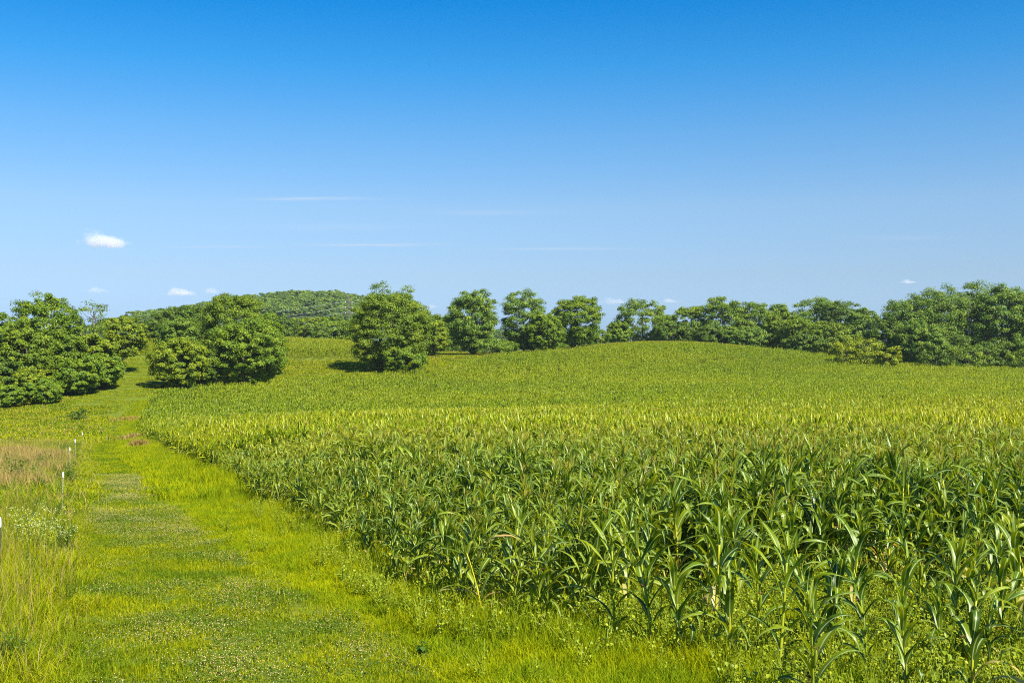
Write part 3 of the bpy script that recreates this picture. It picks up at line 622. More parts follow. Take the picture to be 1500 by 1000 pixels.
# broad leaved weeds under the thin front corn
def p_weed(h, n, ls, mat=None, branchy=5):
    g = Geo(); mat = mat or M_weed
    for b_ in range(branchy):
        a = rng.uniform(0, 6.28); l_ = rng.uniform(0.1, 0.5); top = np.array([math.cos(a) * h * l_, math.sin(a) * h * l_, h * rng.uniform(0.6, 1.05)])
        f = np.linspace(0, 1, 4)[:, None]; pts = top * np.concatenate([f, f, f ** 0.8], 1); tube(g, pts, 0.004, 3, cap=False, v=0.7)
        m = max(3, n // branchy); t = rng.uniform(0.2, 1.0, m); c = np.stack([np.interp(t, np.linspace(0, 1, 4), pts[:, j]) for j in range(3)], 1)
        off = rng.normal(0, 1, (m, 3)) * [1, 1, 0.25]; off /= np.linalg.norm(off, axis=1, keepdims=True); c = c + off * ls * 0.7
        # six sided leaves, slightly lobed, with a fold along the middle
        up = np.stack([off[:, 0] * 0.4, off[:, 1] * 0.4, np.ones(m)], 1) + rng.normal(0, .25, (m, 3)); up /= np.linalg.norm(up, axis=1, keepdims=True)
        d_ = off - up * (off * up).sum(1, keepdims=True); d_ /= np.linalg.norm(d_, axis=1, keepdims=True) + 1e-9; s_ = np.cross(up, d_); z = (ls * rng.uniform(0.5, 1.15, m))[:, None]
        vv = np.stack([c - d_ * z * .6, c - d_ * z * .3 + s_ * z * .45 + up * z * .1, c + d_ * z * .15 + s_ * z * .38 + up * z * .08, c + d_ * z * .65 - up * z * .1, c + d_ * z * .15 - s_ * z * .38 + up * z * .08, c - d_ * z * .3 - s_ * z * .45 + up * z * .1], 1).reshape(-1, 3)
        i = np.arange(m)[:, None] * 6
        g.add(vv, np.concatenate([i + np.array([[0, 1, 2, 3]]), i + np.array([[0, 3, 4, 5]])]), None, 0, v=np.repeat(rng.random(m), 6))
    return g.mesh('weed_shape', mat)
wd = [proto('weed_shape', p_weed(0.34, 60, 0.035, branchy=7)) for _ in range(5)] + [proto('weed_shape', p_weed(0.25, 50, 0.045, branchy=6)) for _ in range(4)] + [proto('weed_shape', p_weed(0.42, 50, 0.06))] + [proto('weed_shape', p_weed(0.45, 90, 0.028, branchy=9)) for _ in range(3)]
x, y = grid_pts(-9, 26, 7.6, 30, 0.18); ic = in_corn(x, y); dc = edge_dist(CORN_POLY, x, y)
icw = ic | ((x > 2.0) & (y < 12)); pr = np.where(icw, np.where(y < 19, 1.2, 0.3), np.where(dc < 0.9, 0.25, 0.012)) * (0.35 + 1.1 * vnoise(x, y, 1.1, 41))
k = view(x, y, 0.04, 0.8) & (rng.random(len(x)) < pr) & ~inside(PATH_POLY, x, y) & (icw | (x > -0.25 * y - 1))
x, y = x[k], y[k]; wi = rng.integers(0, len(wd), len(x)); wi = np.where(in_corn(x, y) | (x > 2.0), wi, 10 + rng.integers(0, 3, len(x)))
scatter('field_weeds', wd, on_ground(x, y), rng.uniform(0, 6.28, len(x)), rng.uniform(0.6, 1.2, len(x)), idx=wi, label= 'leafy broad weeds growing between the thin front corn plants', tilt=0.12)

# meadow left of the path: tall grass, seed heads, weeds
def p_meadow(tan=0.05, h=0.50, n=300, size=0.8, w=0.008):
    g = Geo(); blades(g, n, size, h, w, 0.4, curl=0.9)
    if size < 1: blades(g, n, size, h * 0.6, w, 0.6, curl=1.0)
    m = int(n * tan); blades(g, m, size, h * 1.35, w * 0.8, 0.22, curl=0.35, mi=1)
    return g.mesh('meadow_shape', [M_meadow, M_tan])
ms = [proto('meadow_shape', p_meadow()) for _ in range(4)] + [proto('meadow_shape', p_meadow(0.06, 0.6, 380, 1.6, 0.022)) for _ in range(3)] + \
     [proto('meadow_shape', p_meadow(1.3, 0.62, 200, 1.6, 0.024)) for _ in range(3)] + [proto('meadow_shape', p_meadow(0.05, 0.34, 700, 4.4, 0.07)) for _ in range(3)]
def left_of_path(x, y): return (~inside(PATH_POLY, x, y)) & (x < np.interp(y, [8, 11.2, 21.5, 43, 103, 140, 155, 175, 200], [-5, -4.6, -8.6, -17, -40, -53, -64, -66, -70]))
x, y = grid_pts(-20, -3, 7.5, 30, 0.45); k = view(x, y, 0.08, 1.5) & left_of_path(x, y); xa, ya = x[k], y[k]; ia = rng.integers(0, 4, len(xa))
de = edge_dist(PATH_POLY, xa, ya); sa = (0.35 + 0.85 * np.clip(de / 1.0, 0, 1)) * (0.6 + 0.7 * vnoise(xa, ya, 1.5, 51))
x, y = grid_pts(-60, -8, 29.5, 92, 0.95); k = view(x, y, 0.08, 3) & left_of_path(x, y); xb, yb = x[k], y[k]
de = edge_dist(PATH_POLY, xb, yb); tanp = (vnoise(xb, yb, 3, 52) > 0.36) & (rng.random(len(xb)) < 0.7) & (de > 1.2) & (yb > 38) & (yb < 75)
ib = np.where(tanp, 7 + rng.integers(0, 3, len(xb)), 4 + rng.integers(0, 3, len(xb))); sb = rng.uniform(0.6, 1.1, len(xb)) * (0.4 + 0.6 * np.clip(de / 2, 0, 1))
x, y = grid_pts(-110, -30, 90, 206, 2.8); k = view(x, y, 0.08, 6) & left_of_path(x, y); xc, yc = x[k], y[k]
x, y = grid_pts(-62, 60, 158, 262, 2.8); k = view(x, y, 0.04, 6) & ~in_corn(x, y) & ~inside(CORN2_POLY, x, y) & ~inside(PATH_POLY, x, y) & (y > 150); xc = np.concatenate([xc, x[k]]); yc = np.concatenate([yc, y[k]])
X_ = np.concatenate([xa, xb, xc]); Y_ = np.concatenate([ya, yb, yc]); I_ = np.concatenate([ia, ib, 10 + rng.integers(0, 3, len(xc))]); S_ = np.concatenate([sa, sb, rng.uniform(0.6, 1.1, len(xc))])
scatter('meadow_grass', ms, on_ground(X_, Y_), rng.uniform(0, 6.28, len(X_)), np.stack([np.ones_like(S_), np.ones_like(S_), S_], 1), 'uncut meadow grass with tan seed heads left of the path and round the trees', idx=I_)
vg = [proto('weed_shape', p_weed(0.55, 80, 0.03, M_weeddark, 8)) for _ in range(3)] + [proto('tuft_shape', (lambda g_: (blades(g_, 90, 0.35, 0.42, 0.006, 0.5, curl=0.9, round_=True), g_.mesh('tuft_shape', M_tan))[1])(Geo())) for _ in range(3)]
x, y = grid_pts(-20, -4, 8, 34, 0.4); n_ = vnoise(x, y, 1.4, 71); k = view(x, y, 0.05, 1) & left_of_path(x, y) & (rng.random(len(x)) < np.clip((n_ - 0.3) * 1.3, 0, 1)); ii = np.where(vnoise(x[k], y[k], 1.1, 72) > 0.55, 3, 0) + rng.integers(0, 3, k.sum())
scatter('verge_weeds', vg, on_ground(x[k], y[k]), rng.uniform(0, 6.28, k.sum()), rng.uniform(0.5, 1.1, k.sum()), 'dark leafy weeds and dry straw tufts mixed through the grass of the verge', tilt=0.12, idx=ii)
# low weeds along the fence line
wl = [proto('weed_shape', p_weed(0.5, 110, 0.035, M_weed, 10)) for _ in range(3)] + [proto('weed_shape', p_weed(0.6, 120, 0.03, M_weeddark, 10)) for _ in range(3)]
fence_line = np.array([(-8.2, 8), (-8.3, 17.5), (-11.6, 28), (-17.8, 44), (-25, 62), (-33.5, 85)])
x, y = grid_pts(-40, -4, 8, 86, 0.5); dl = edge_dist(fence_line, x, y, False)
k = left_of_path(x, y) & (edge_dist(PATH_POLY, x, y) > 0.4) & (dl < 1.8) & (rng.random(len(x)) < 1.0 * vnoise(x, y, 2.5, 61) + 0.05) & view(x, y, 0.06, 1)
scatter('fence_weeds', wl, on_ground(x[k], y[k]), rng.uniform(0, 6.28, k.sum()), rng.uniform(0.6, 1.2, k.sum()), 'small leaved green weeds along the line of fence stakes', tilt=0.1)

def ground_at(px, py, Y0=30.0):
    Y = Y0
    for _ in range(30):
        Yn = (EYE - gz((px - 750) * Y / FPX, Y)) * FPX / (py - 500); Y = 0.5 * Y + 0.5 * Yn
    return ((px - 750) * Y / FPX, Y)

# single clumps one can point at
def weed_clump(name, x, y, label, cat, wr, h, n, leaf, mat, flowers=0, dry=0, grass=0):
    root = empty(name, (x, y, gz(x, y))); tag(root, label, cat)
    g = Geo(); fl = Geo()
    for i in range(n):
        a = rng.uniform(0, 6.28); r_ = abs(rng.normal(0, 0.3)) * wr; bx, by = math.cos(a) * r_, math.sin(a) * r_
        hh_ = h * rng.uniform(0.6, 1.05) * (1 - 0.35 * min(1, r_ / wr)); lx_, ly_ = bx + rng.normal(0, .25) * hh_, by + rng.normal(0, .25) * hh_
        f = np.linspace(0, 1, 4); pts = np.stack([bx + (lx_ - bx) * f ** 1.5, by + (ly_ - by) * f ** 1.5, hh_ * f - 0.03], 1)
        tube(g, pts, [0.005, 0.004, 0.003, 0.002], 3, cap=False, v=0.8)
        m = 16; t = rng.uniform(0.15, 1, m); c = np.stack([np.interp(t, f, pts[:, j]) for j in range(3)], 1) + rng.normal(0, leaf * 0.8, (m, 3))
        leafquads(g, c, rng.normal(0, 1, (m, 3)) + [0, 0, 1], leaf * rng.uniform(0.7, 1.3, m), 0, 0.45)
        if flowers:
            top = pts[-1]; c = top + rng.normal(0, 1, (flowers, 3)) * [0.06, 0.06, 0.02]; dots(fl, c, rng.uniform(0.007, 0.014, flowers), 0)
            for q in c[::3]: tube(g, [pts[2], q], 0.0015, 3, cap=False, v=0.9)
    if grass: blades(g, grass, wr * 1.6, h * 0.9, 0.007, 0.35, curl=0.7, round_=True)
    link('foliage', g.mesh('foliage', mat), root)
    if flowers: link('flowers', fl.mesh('flowers', M_petal), root)
x, y = ground_at(48, 822, 20); weed_clump('flowering_weed', x, y, 'bushy weed topped with sprays of small pale flowers beside the white capped stake', 'wildflower', 0.8, 1.0, 55, 0.05, M_weed, flowers=6)
x, y = ground_at(95, 812, 20); weed_clump('flowering_weed', x, y, 'lower weed with scattered white flowers at the left edge of the path', 'wildflower', 0.6, 0.6, 40, 0.045, M_weeddark, flowers=2)
x, y = ground_at(28, 895, 14); weed_clump('dry_weed', x, y, 'clump of dry brown stems and tan grass by the path near the bottom left', 'weed', 0.45, 0.45, 26, 0.03, M_tan, grass=220)
x, y = ground_at(5, 985, 12); weed_clump('grass_tussock', x, y, 'dark green and straw tussock at the bottom left corner', 'weed', 0.5, 0.55, 25, 0.04, M_weeddark, grass=260)
x, y = ground_at(25, 712, 45); weed_clump('leafy_weed', x, y, 'blue green leafy weed standing in the tan meadow grass at left', 'weed', 1.4, 1.3, 60, 0.09, M_clover)
x, y = ground_at(100, 712, 45); weed_clump('leafy_weed', x, y, 'dark green leafy weed beside the path below the second stake', 'weed', 1.0, 0.9, 60, 0.06, M_weeddark)
x, y = ground_at(60, 690, 50); weed_clump('leafy_weed', x, y, 'green weed in the tan meadow grass right of the blue green weed', 'weed', 0.9, 0.9, 35, 0.08, M_weeddark)
for px, py, nm, lab, mt, w_ in ((196, 645, 'dry_grass_clump', 'pale tan dry grass clump at the left tip of the near corn', M_tan, 2.4), (203, 657, 'dry_grass_clump', 'smaller reddish tan dry clump just below the pale one', M_red, 1.3), (194, 615, 'dry_grass_clump', 'low rusty brown weed patch between path and far corn', M_red, 4.2)):
    x, y = ground_at(px, py, 90); root = Geo(); n = 700
    blades(root, n, w_ * 1.3, 0.75 if py > 620 else 0.5, 0.05, 0.3, curl=0.5, round_=True)
    o = link(nm, root.mesh(nm, mt)); o.location = (x, y, gz(x, y)); tag(o, lab, 'dry grass')
# yellow green volunteer blades by second stake and in the fringe
for px, py, lab in ((60, 740, 'pale yellow grass clump with long blades left of the second stake'), (82, 742, 'pale yellow grass clump with long blades beside the second stake')):
    x, y = ground_at(px, py, 30); g = Geo(); blades(g, 26, 0.3, 0.75, 0.03, 0.35, curl=0.6, vlo=0.8, vhi=1.0, round_=True); o = link('grass_clump', g.mesh('grass_clump', M_fringe)); o.location = (x, y, gz(x, y)); tag(o, lab, 'grass clump')
for px, py, s_, lab in ((620, 965, 0.9, 'broad leaved dock weed in the bright grass near the bottom'), (265, 1010, 0.01, None), (470, 835, 0.6, 'small leafy weed in the bright grass right of the path'), (440, 800, 0.6, 'leafy weed below the corn edge, higher of two in the bright grass')):
    if lab is None: continue
    x, y = ground_at(px, py, 15); me = p_weed(0.24, 60, 0.06, M_weeddark); o = link('broad_leaf_weed', me); o.location = (x, y, gz(x, y)); o.scale = (s_, s_, s_); tag(o, lab, 'weed')

# ------------------------------------------------------------------ fence stakes
M_white = plain('white_plastic', (0.70, 0.70, 0.64), 0.4, 0.05, 10)
M_black = plain('black_steel', (0.025, 0.025, 0.025), 0.5, 0.4, 20)
M_greyrod = plain('weathered_rod', (0.20, 0.20, 0.08), 0.7, 0.3, 20)
def stake(x, y, h, w, capw, caph, body, label):
    root = empty('fence_stake', (x, y, gz(x, y)), rnd.uniform(-.2, .2)); tag(root, label, 'fence stake', 'fence stakes along the left of the path')
    root.rotation_euler = (rnd.uniform(-.02, .02), rnd.uniform(-.03, .03), 0.1)
    g = Geo(); hb = h - caph * 0.9
    # T section post
    box(g, (0, 0, hb / 2 - 0.1), (w, w * 0.22, hb + 0.2)); box(g, (0, w * 0.42 + w * 0.11, hb / 2 - 0.1), (w * 0.2, w * 0.8, hb + 0.2))
    for i in range(int(hb / 0.08)): box(g, (0, -w * 0.16, 0.05 + i * 0.08), (w * 0.35, w * 0.1, 0.02))
    link('post', g.mesh('post', body), root)
    g = Geo(); f = np.array([0, 0.02, 0.3, 0.85, 0.97, 1.0]); rr = np.array([0.85, 1.0, 1.0, 0.92, 0.8, 0.35]) * capw / 2
    tube(g, np.stack([f * 0, f * 0 + w * 0.2, h - caph + f * caph], 1), rr, 10); link('cap', g.mesh('cap', M_white, True), root)
    g = Geo(); tube(g, [(0, 0, h * 0.55), (0, -w * 1.1, h * 0.55)], w * 0.35, 7); link('insulator', g.mesh('insulator', M_black), root)
x, y = P(-0.6, 757, 17.5)[:2]; stake(x, y, EYE - 257 * 17.5 / FPX - gz(x, y), 0.05, 0.075, 0.17, M_black, 'black steel stake with a big white cap at the left edge')
for px, py, Y, lab, cw in ((91, 691, 28, 'thin pale stake with white top between yellow grass and path, second from the camera', 0.04), (103, 655, 44, 'white topped stake third from the camera, behind the second one', 0.055),
                           (111, 643, 60, 'small white topped stake fourth from the camera', 0.065), (120, 633, 80, 'farthest tiny white topped stake near the dip', 0.07)):
    x, y = P(px, py, Y)[:2]; stake(x, y, max(1.1, EYE - (py - 500) * Y / FPX - gz(x, y)), 0.028, cw, 0.15 if Y < 50 else 0.2, M_greyrod, lab)

# ------------------------------------------------------------------ trees
def crown_geo(g, w, h, z0, n_cl, leaf, per, seed, lobes=4, flat=0.85, tip=1.0, hole=None, inner=0.5, rcs=0.84):
    """clumps of leaves spread through an uneven egg-shaped volume; returns the clump centres"""
    r = np.random.default_rng(seed); C = np.array([0, 0, z0 + h * 0.48]); cs = []
    bd = r.normal(size=(lobes, 3)); bd[:, 2] *= 0.7; bd /= np.linalg.norm(bd, axis=1, keepdims=True); ba = r.uniform(-0.16, 0.22, lobes)
    while len(cs) < n_cl:
        d_ = r.normal(size=3); d_ /= np.linalg.norm(d_)
        d_s = (np.abs(d_) ** 2.7).sum() ** (-1 / 2.7)
        k = d_s * 0.97 + sum(a * max(0, d_ @ b_) ** 2 * 1.4 for a, b_ in zip(ba, bd)) + r.normal(0, 0.05)
        f = inner + (1 - inner) * r.random() ** 0.6
        rr = k * f * 0.93
        wz = 1.0 if d_[2] < 0 else tip
        zz = d_[2] * h * 0.5 * rr; taper = 1.0 - 0.12 * max(0, -d_[2])
        p = C + np.array([d_[0] * w / 2 * rr * taper * wz ** 0.5, d_[1] * w / 2 * rr * taper, zz])
        if p[2] < z0 + 0.1: p[2] = z0 + 0.1 + r.random() * 0.4
        if hole is not None and abs(p[0] - hole[0]) < hole[2] and abs(p[2] - hole[1]) < hole[2] * 0.7: continue
        cs.append(p)
    cs = np.array(cs); rc = rcs * 0.105 * (w + h) / 2 * r.uniform(0.7, 1.35, n_cl) * (90 / n_cl) ** 0.30
    n = n_cl * per; ci = np.repeat(np.arange(n_cl), per)
    d_ = r.normal(size=(n, 3)); d_ /= np.linalg.norm(d_, axis=1, keepdims=True)
    d_[:, 2] = np.where(d_[:, 2] < -0.35, -d_[:, 2], d_[:, 2])
    rad = r.uniform(0.15, 1.3, n) ** 0.7
    p = cs[ci] + d_ * (rc[ci] * rad)[:, None] * [1.15, 1.15, flat]
    out = (cs[ci] - C) / np.array([w / 2, w / 2, h / 2]); nr = d_ * 0.9 + out * 0.5 + r.normal(0, 0.6, (n, 3)) + [0, 0, 0.2]
    nr /= np.linalg.norm(nr, axis=1, keepdims=True)
    a = r.normal(size=(n, 3)); t = np.cross(nr, a); t /= np.linalg.norm(t, axis=1, keepdims=True); b_ = np.cross(nr, t); s = (leaf * r.uniform(0.6, 1.3, n) * 0.5)[:, None]
    vv = np.stack([p - t * s, p + b_ * s * .7 - t * s * .15, p + t * s, p - b_ * s * .7 - t * s * .15], 1).reshape(-1, 3)
    cv = r.uniform(0.15, 0.75, n_cl)
    g.add(vv, np.arange(n)[:, None] * 4 + np.arange(4)[None], None, 0, v=np.repeat(np.clip(cv[ci] + r.normal(0, 0.3, n), 0, 1), 4))
    return cs
def tree(name, x, y, h, w, label, cat='tree', mat='mid', trunk=0.18, n_cl=90, per=150, leaf=0.28, seed=0, group=None, bark=None, kink=None, z=None, **kw):
    z = gz(x, y) if z is None else z
    root = empty(name, (x, y, z)); tag(root, label, cat, group)
    n_cl = int(n_cl * 3.3) if n_cl > 40 else n_cl; per = int(per * 1.05); leaf = leaf * 0.84; w = w * 1.04
    z0 = h * trunk; g = Geo(); cs = crown_geo(g, w, h - z0, z0, n_cl, leaf, per, seed + 100, **kw)
    link('crown', g.mesh('crown', T_MATS[mat]), root)
    r = np.random.default_rng(seed + 900); g = Geo(); tr = max(0.06, 0.022 * h); f = np.linspace(0, 1, 7)
    wob = r.normal(0, 0.02 * h, 2); ht = h * 0.82
    pts = np.stack([wob[0] * np.sin(f * 3), wob[1] * np.sin(f * 2.4), -0.3 + f * ht], 1); tube(g, pts, tr * (1.25 - f * 1.05), 8)
    for i in r.choice(len(cs), min(len(cs), 16), replace=False):
        c = cs[i]; s = min(0.9, max(0.12, (c[2] - math.hypot(c[0], c[1]) * 0.55) / ht)); p0 = np.array([np.interp(s, f, pts[:, j]) for j in range(3)])
        m = (p0 + c) / 2 + [0, 0, -0.05 * h * r.random()]; rr = tr * (0.55 - 0.35 * s)
        tube(g, [p0, m, c], [rr, rr * 0.65, rr * 0.25], 5)
    link('trunk', g.mesh('trunk', bark or M_bark, True), root)
    return root
_sd = [0]
def tree_at(px, ytop, ybase, Y, wpx, name, label, mat, **kw):
    """tree whose crown spans wpx photograph pixels at distance Y and reaches ytop; its foot stands on the terrain"""
    _sd[0] += 7; X = (px - 750) * Y / FPX; z = gz(X, Y)
    top = EYE - (ytop - 500) * Y / FPX
    return tree(name, X, Y, top - z, wpx * Y / FPX, label, mat=mat, seed=_sd[0], z=z, **kw)

G_L = 'trees and bushes left of the mown slope'
tree_at(66, 430, 590, 158, 104, 'broadleaf_tree', 'tallest round crowned tree of the left cluster with a small sky gap near its top', 'mid', trunk=0.12, n_cl=130, per=150, group=G_L, hole=(-1.2, 12.8, 0.9))
tree_at(-6, 455, 600, 152, 70, 'broadleaf_tree', 'tree cut by the left edge of the picture behind dark bushes', 'mid', trunk=0.15, group=G_L)
tree_at(38, 472, 590, 150, 66, 'broadleaf_tree', 'yellow green tree in front of the tallest tree of the left cluster', 'olive', trunk=0.2, group=G_L, n_cl=75)
tree_at(138, 430, 560, 172, 48, 'thin_tree', 'sparse half bare tree with open tufts of leaves against the sky', 'olive', trunk=0.35, group=G_L, n_cl=26, per=95, inner=0.35, rcs=0.75)
tree_at(118, 470, 560, 168, 44, 'thin_tree', 'pale branched leafless tree below the sparse one', 'olive', trunk=0.3, group=G_L, n_cl=30, per=40, bark=M_barkpale, inner=0.2, rcs=0.7)
tree_at(182, 462, 545, 178, 60, 'broadleaf_tree', 'yellow olive tree with a visible thin trunk at the top of the mown slope', 'yel', trunk=0.26, group=G_L, n_cl=80, bark=M_barkpale)
tree_at(136, 484, 575, 163, 66, 'broadleaf_tree', 'bright green bushy tree between the tallest tree and the mown slope', 'yel', trunk=0.10, group=G_L, n_cl=85)
tree_at(152, 515, 582, 160, 62, 'bush', 'low spreading bush beside the upper left edge of the mown slope', 'mid', cat='bush', trunk=0.04, group=G_L, n_cl=60)
tree_at(112, 522, 592, 154, 70, 'bush', 'wide green bush in the middle of the lower left row beside the slope', 'mid', cat='bush', trunk=0.04, group=G_L, n_cl=70)
tree_at(68, 552, 598, 145, 54, 'bush', 'low round bush at the foot of the left cluster above the meadow', 'mid', cat='bush', trunk=0.03, group=G_L, n_cl=55, leaf=0.25)
tree_at(42, 538, 600, 148, 54, 'bush', 'yellowish bush left of the low round bush', 'yel', cat='bush', trunk=0.03, group=G_L, n_cl=55, leaf=0.25)
tree_at(12, 560, 604, 142, 48, 'bush', 'dark bush at the left edge of the picture above the meadow', 'mid', cat='bush', trunk=0.03, group=G_L, n_cl=50, leaf=0.25)
tree_at(2, 520, 602, 147, 46, 'bush', 'blue green bush at the left edge behind the dark one', 'dark', cat='bush', trunk=0.05, group=G_L, n_cl=55)
tree_at(-30, 540, 604, 143, 60, 'bush', 'bush mostly outside the left edge of the picture', 'mid', cat='bush', trunk=0.05, group=G_L, n_cl=50)
tree_at(92, 500, 590, 160, 60, 'broadleaf_tree', 'dark shaded tree in the middle of the left cluster', 'dark', trunk=0.12, group=G_L, n_cl=70)

G_M = 'trees standing between the mown slope and the cornfield'
tree_at(262, 494, 572, 164, 84, 'bush', 'big rounded bush at the lower left of the middle clump beside the slope', 'yel', cat='bush', trunk=0.04, group=G_M, n_cl=95)
tree_at(357, 462, 560, 170, 108, 'broadleaf_tree', 'broad bright green tree at the front of the middle clump above the corn', 'mid', trunk=0.05, group=G_M, n_cl=130)
tree_at(340, 422, 545, 186, 96, 'broadleaf_tree', 'tall round headed tree rising from the middle clump', 'olive', trunk=0.12, group=G_M, n_cl=120)
tree_at(268, 466, 540, 196, 66, 'broadleaf_tree', 'pale green tree behind the big rounded bush', 'blue', trunk=0.1, group=G_M, n_cl=80)
tree_at(388, 500, 568, 172, 50, 'bush', 'bush at the right foot of the broad bright green tree', 'mid', cat='bush', trunk=0.03, group=G_M, n_cl=55)
tree_at(300, 520, 566, 168, 56, 'bush', 'dark leafy bush filling between the big rounded bush and the broad tree', 'dark', cat='bush', trunk=0.03, group=G_M, n_cl=55)
tree_at(266, 446, 520, 236, 80, 'broadleaf_tree', 'dark domed tree in front of the wooded hill, left of the tall round headed tree', 'dark', trunk=0.1, group=G_M, n_cl=90, leaf=0.34)
tree_at(222, 468, 520, 250, 40, 'broadleaf_tree', 'dark tree at the left foot of the domed one against the hill', 'dark', trunk=0.1, group=G_M, n_cl=50, leaf=0.34)
tree_at(390, 452, 545, 200, 48, 'broadleaf_tree', 'tree behind the right shoulder of the tall round headed tree', 'mid', trunk=0.1, group=G_M, n_cl=60)

tree_at(572, 424, 540, 192, 122, 'broadleaf_tree', 'very broad solitary tree of olive leaves reaching the ground beside yellow grass', 'olive', trunk=0.03, n_cl=170, per=170)
tree_at(556, 405, 540, 197, 40, 'broadleaf_tree', 'narrow tree top poking above the very broad solitary tree', 'blue', trunk=0.45, n_cl=34, per=70, rcs=0.75)
tree_at(594, 416, 540, 197, 44, 'broadleaf_tree', 'second higher top on the right of the very broad solitary tree', 'olive', trunk=0.4, n_cl=40, per=110)
tree_at(592, 505, 540, 188, 66, 'bush', 'low bush at the right foot of the very broad solitary tree', 'mid', cat='bush', trunk=0.02, n_cl=50)
tree_at(636, 470, 525, 225, 42, 'bush', 'bush between the broad solitary tree and the first oval tree', 'yel', cat='bush', trunk=0.08, n_cl=45)
tree_at(650, 462, 520, 262, 60, 'broadleaf_tree', 'tree behind the gap between the broad tree and the first oval tree', 'mid', trunk=0.08, n_cl=50, leaf=0.34)
G_O = 'oval trees along the upper edge of the corn'
tree_at(691, 422, 523, 232, 76, 'oval_tree', 'first and leftmost oval tree standing alone above the corn edge', 'blue', trunk=0.02, group=G_O, n_cl=120, leaf=0.32)
tree_at(768, 426, 516, 240, 66, 'oval_tree', 'oval tree with sky showing through, left half of the joined pair', 'blue', trunk=0.02, group=G_O, n_cl=80, leaf=0.32, hole=(1.0, 9.2, 0.9))
tree_at(842, 426, 510, 244, 76, 'oval_tree', 'dense bright oval tree, right half of the joined pair', 'mid', trunk=0.02, group=G_O, n_cl=120, leaf=0.32)
tree_at(800, 455, 514, 236, 58, 'broadleaf_tree', 'lower bushy tree filling the middle of the joined pair', 'mid', trunk=0.04, group=G_O, n_cl=75, leaf=0.32)
tree_at(742, 500, 520, 228, 36, 'bush', 'low bush between the first oval tree and the joined pair', 'mid', cat='bush', trunk=0.03, group=G_O, n_cl=35)
tree_at(716, 496, 522, 226, 40, 'bush', 'low bush at the right foot of the first oval tree', 'blue', cat='bush', trunk=0.03, group=G_O, n_cl=35)

G_R = 'tree line behind the crest on the right'
row = [(905, 470, 285, 34, 'mid', 'small tree at the left end of the far tree line'), (942, 438, 290, 84, 'mid', 'domed tree with uneven top at the left of the far tree line'),
       (1012, 446, 292, 62, 'mid', 'medium tree right of the domed one in the far tree line'), (985, 470, 282, 60, 'dark', 'low dark tree filling below the domed and the medium tree'),
       (1058, 436, 288, 66, 'mid', 'round topped tree, left one of two equal domes on the far tree line'), (1104, 435, 290, 62, 'mid', 'round topped tree, right one of two equal domes on the far tree line'),
       (1045, 474, 272, 60, 'dark', 'low bushy tree below the left dome'), (1095, 478, 268, 66, 'blue', 'low blue green tree below the right dome'),
       (1143, 441, 292, 34, 'blue', 'narrow pointed tree right of the two domes'), (1143, 458, 270, 52, 'olive', 'olive tree in front of the narrow pointed tree'),
       (1196, 432, 284, 74, 'blue', 'blue green tree with a ragged top near the notch of sky'), (1172, 462, 262, 60, 'mid', 'mid green tree below the ragged topped one'),
       (1232, 438, 276, 58, 'dark', 'dark tree sloping down towards the notch of sky'), (1215, 470, 254, 66, 'olive', 'olive bushy tree above the corn crest before the notch'),
       (1262, 448, 262, 50, 'blue', 'lower tree at the notch of sky left of the big trees'), (1180, 488, 250, 60, 'dark', 'dark bush above the corn below the olive tree')]
for px, yt, Y, wp, mt, lab in row:
    tree_at(px, yt, 0, Y, wp, 'broadleaf_tree', lab, mt, trunk=0.03, group=G_R, n_cl=70, leaf=0.40, per=130, inner=0.55)
big = [(1332, 428, 228, 90, 'blue', 'leftmost of the big trees at right, round shouldered beside the notch of sky'), (1376, 413, 226, 84, 'blue', 'tall big tree with lit leafy tufts, second from the notch'),
       (1424, 416, 230, 76, 'blue', 'big tree with sky gaps in its crown near the right edge'), (1468, 413, 222, 80, 'blue', 'big open crowned tree with a visible pale trunk near the right edge'),
       (1514, 418, 220, 80, 'mid', 'big tree cut by the right edge of the picture'), (1352, 470, 215, 70, 'blue', 'lower leafy tree in front of the tall big tree'), (1300, 470, 222, 54, 'dark', 'dark tree at the foot of the leftmost big tree')]
for i, (px, yt, Y, wp, mt, lab) in enumerate(big):
    tree_at(px, yt, 0, Y, wp, 'broadleaf_tree', lab, mt, trunk=0.14 if i == 3 else 0.04, group=G_R, n_cl=100, leaf=0.32, per=150, inner=0.5, bark=M_barkpale if i in (2, 3) else None, rcs=0.9)
for px, yt, Y, wp, mt, lab in ((1270, 490, 206, 46, 'lime', 'lime yellow bush brightest of those above the corn crest'), (1240, 494, 206, 40, 'lime', 'yellow bush left of the brightest lime bush'), (1300, 508, 204, 34, 'lime', 'small yellow green bush right of the brightest lime bush'),
                               (1418, 505, 204, 60, 'mid', 'green bush at the foot of the big trees above the corn'), (1496, 508, 200, 40, 'olive', 'olive bush at the right edge above the corn'), (1372, 510, 206, 50, 'dark', 'dark bush at the foot of the tall big tree'), (880, 483, 262, 30, 'mid', 'small bush beside the yellow brow of the hill')):
    tree_at(px, yt, 0, Y, wp, 'bush', lab, mt, cat='bush', trunk=0.03, group='bushes above the corn crest', n_cl=40, leaf=0.3, per=120)
G_F = 'trees of the wood edge behind the back cornfield'
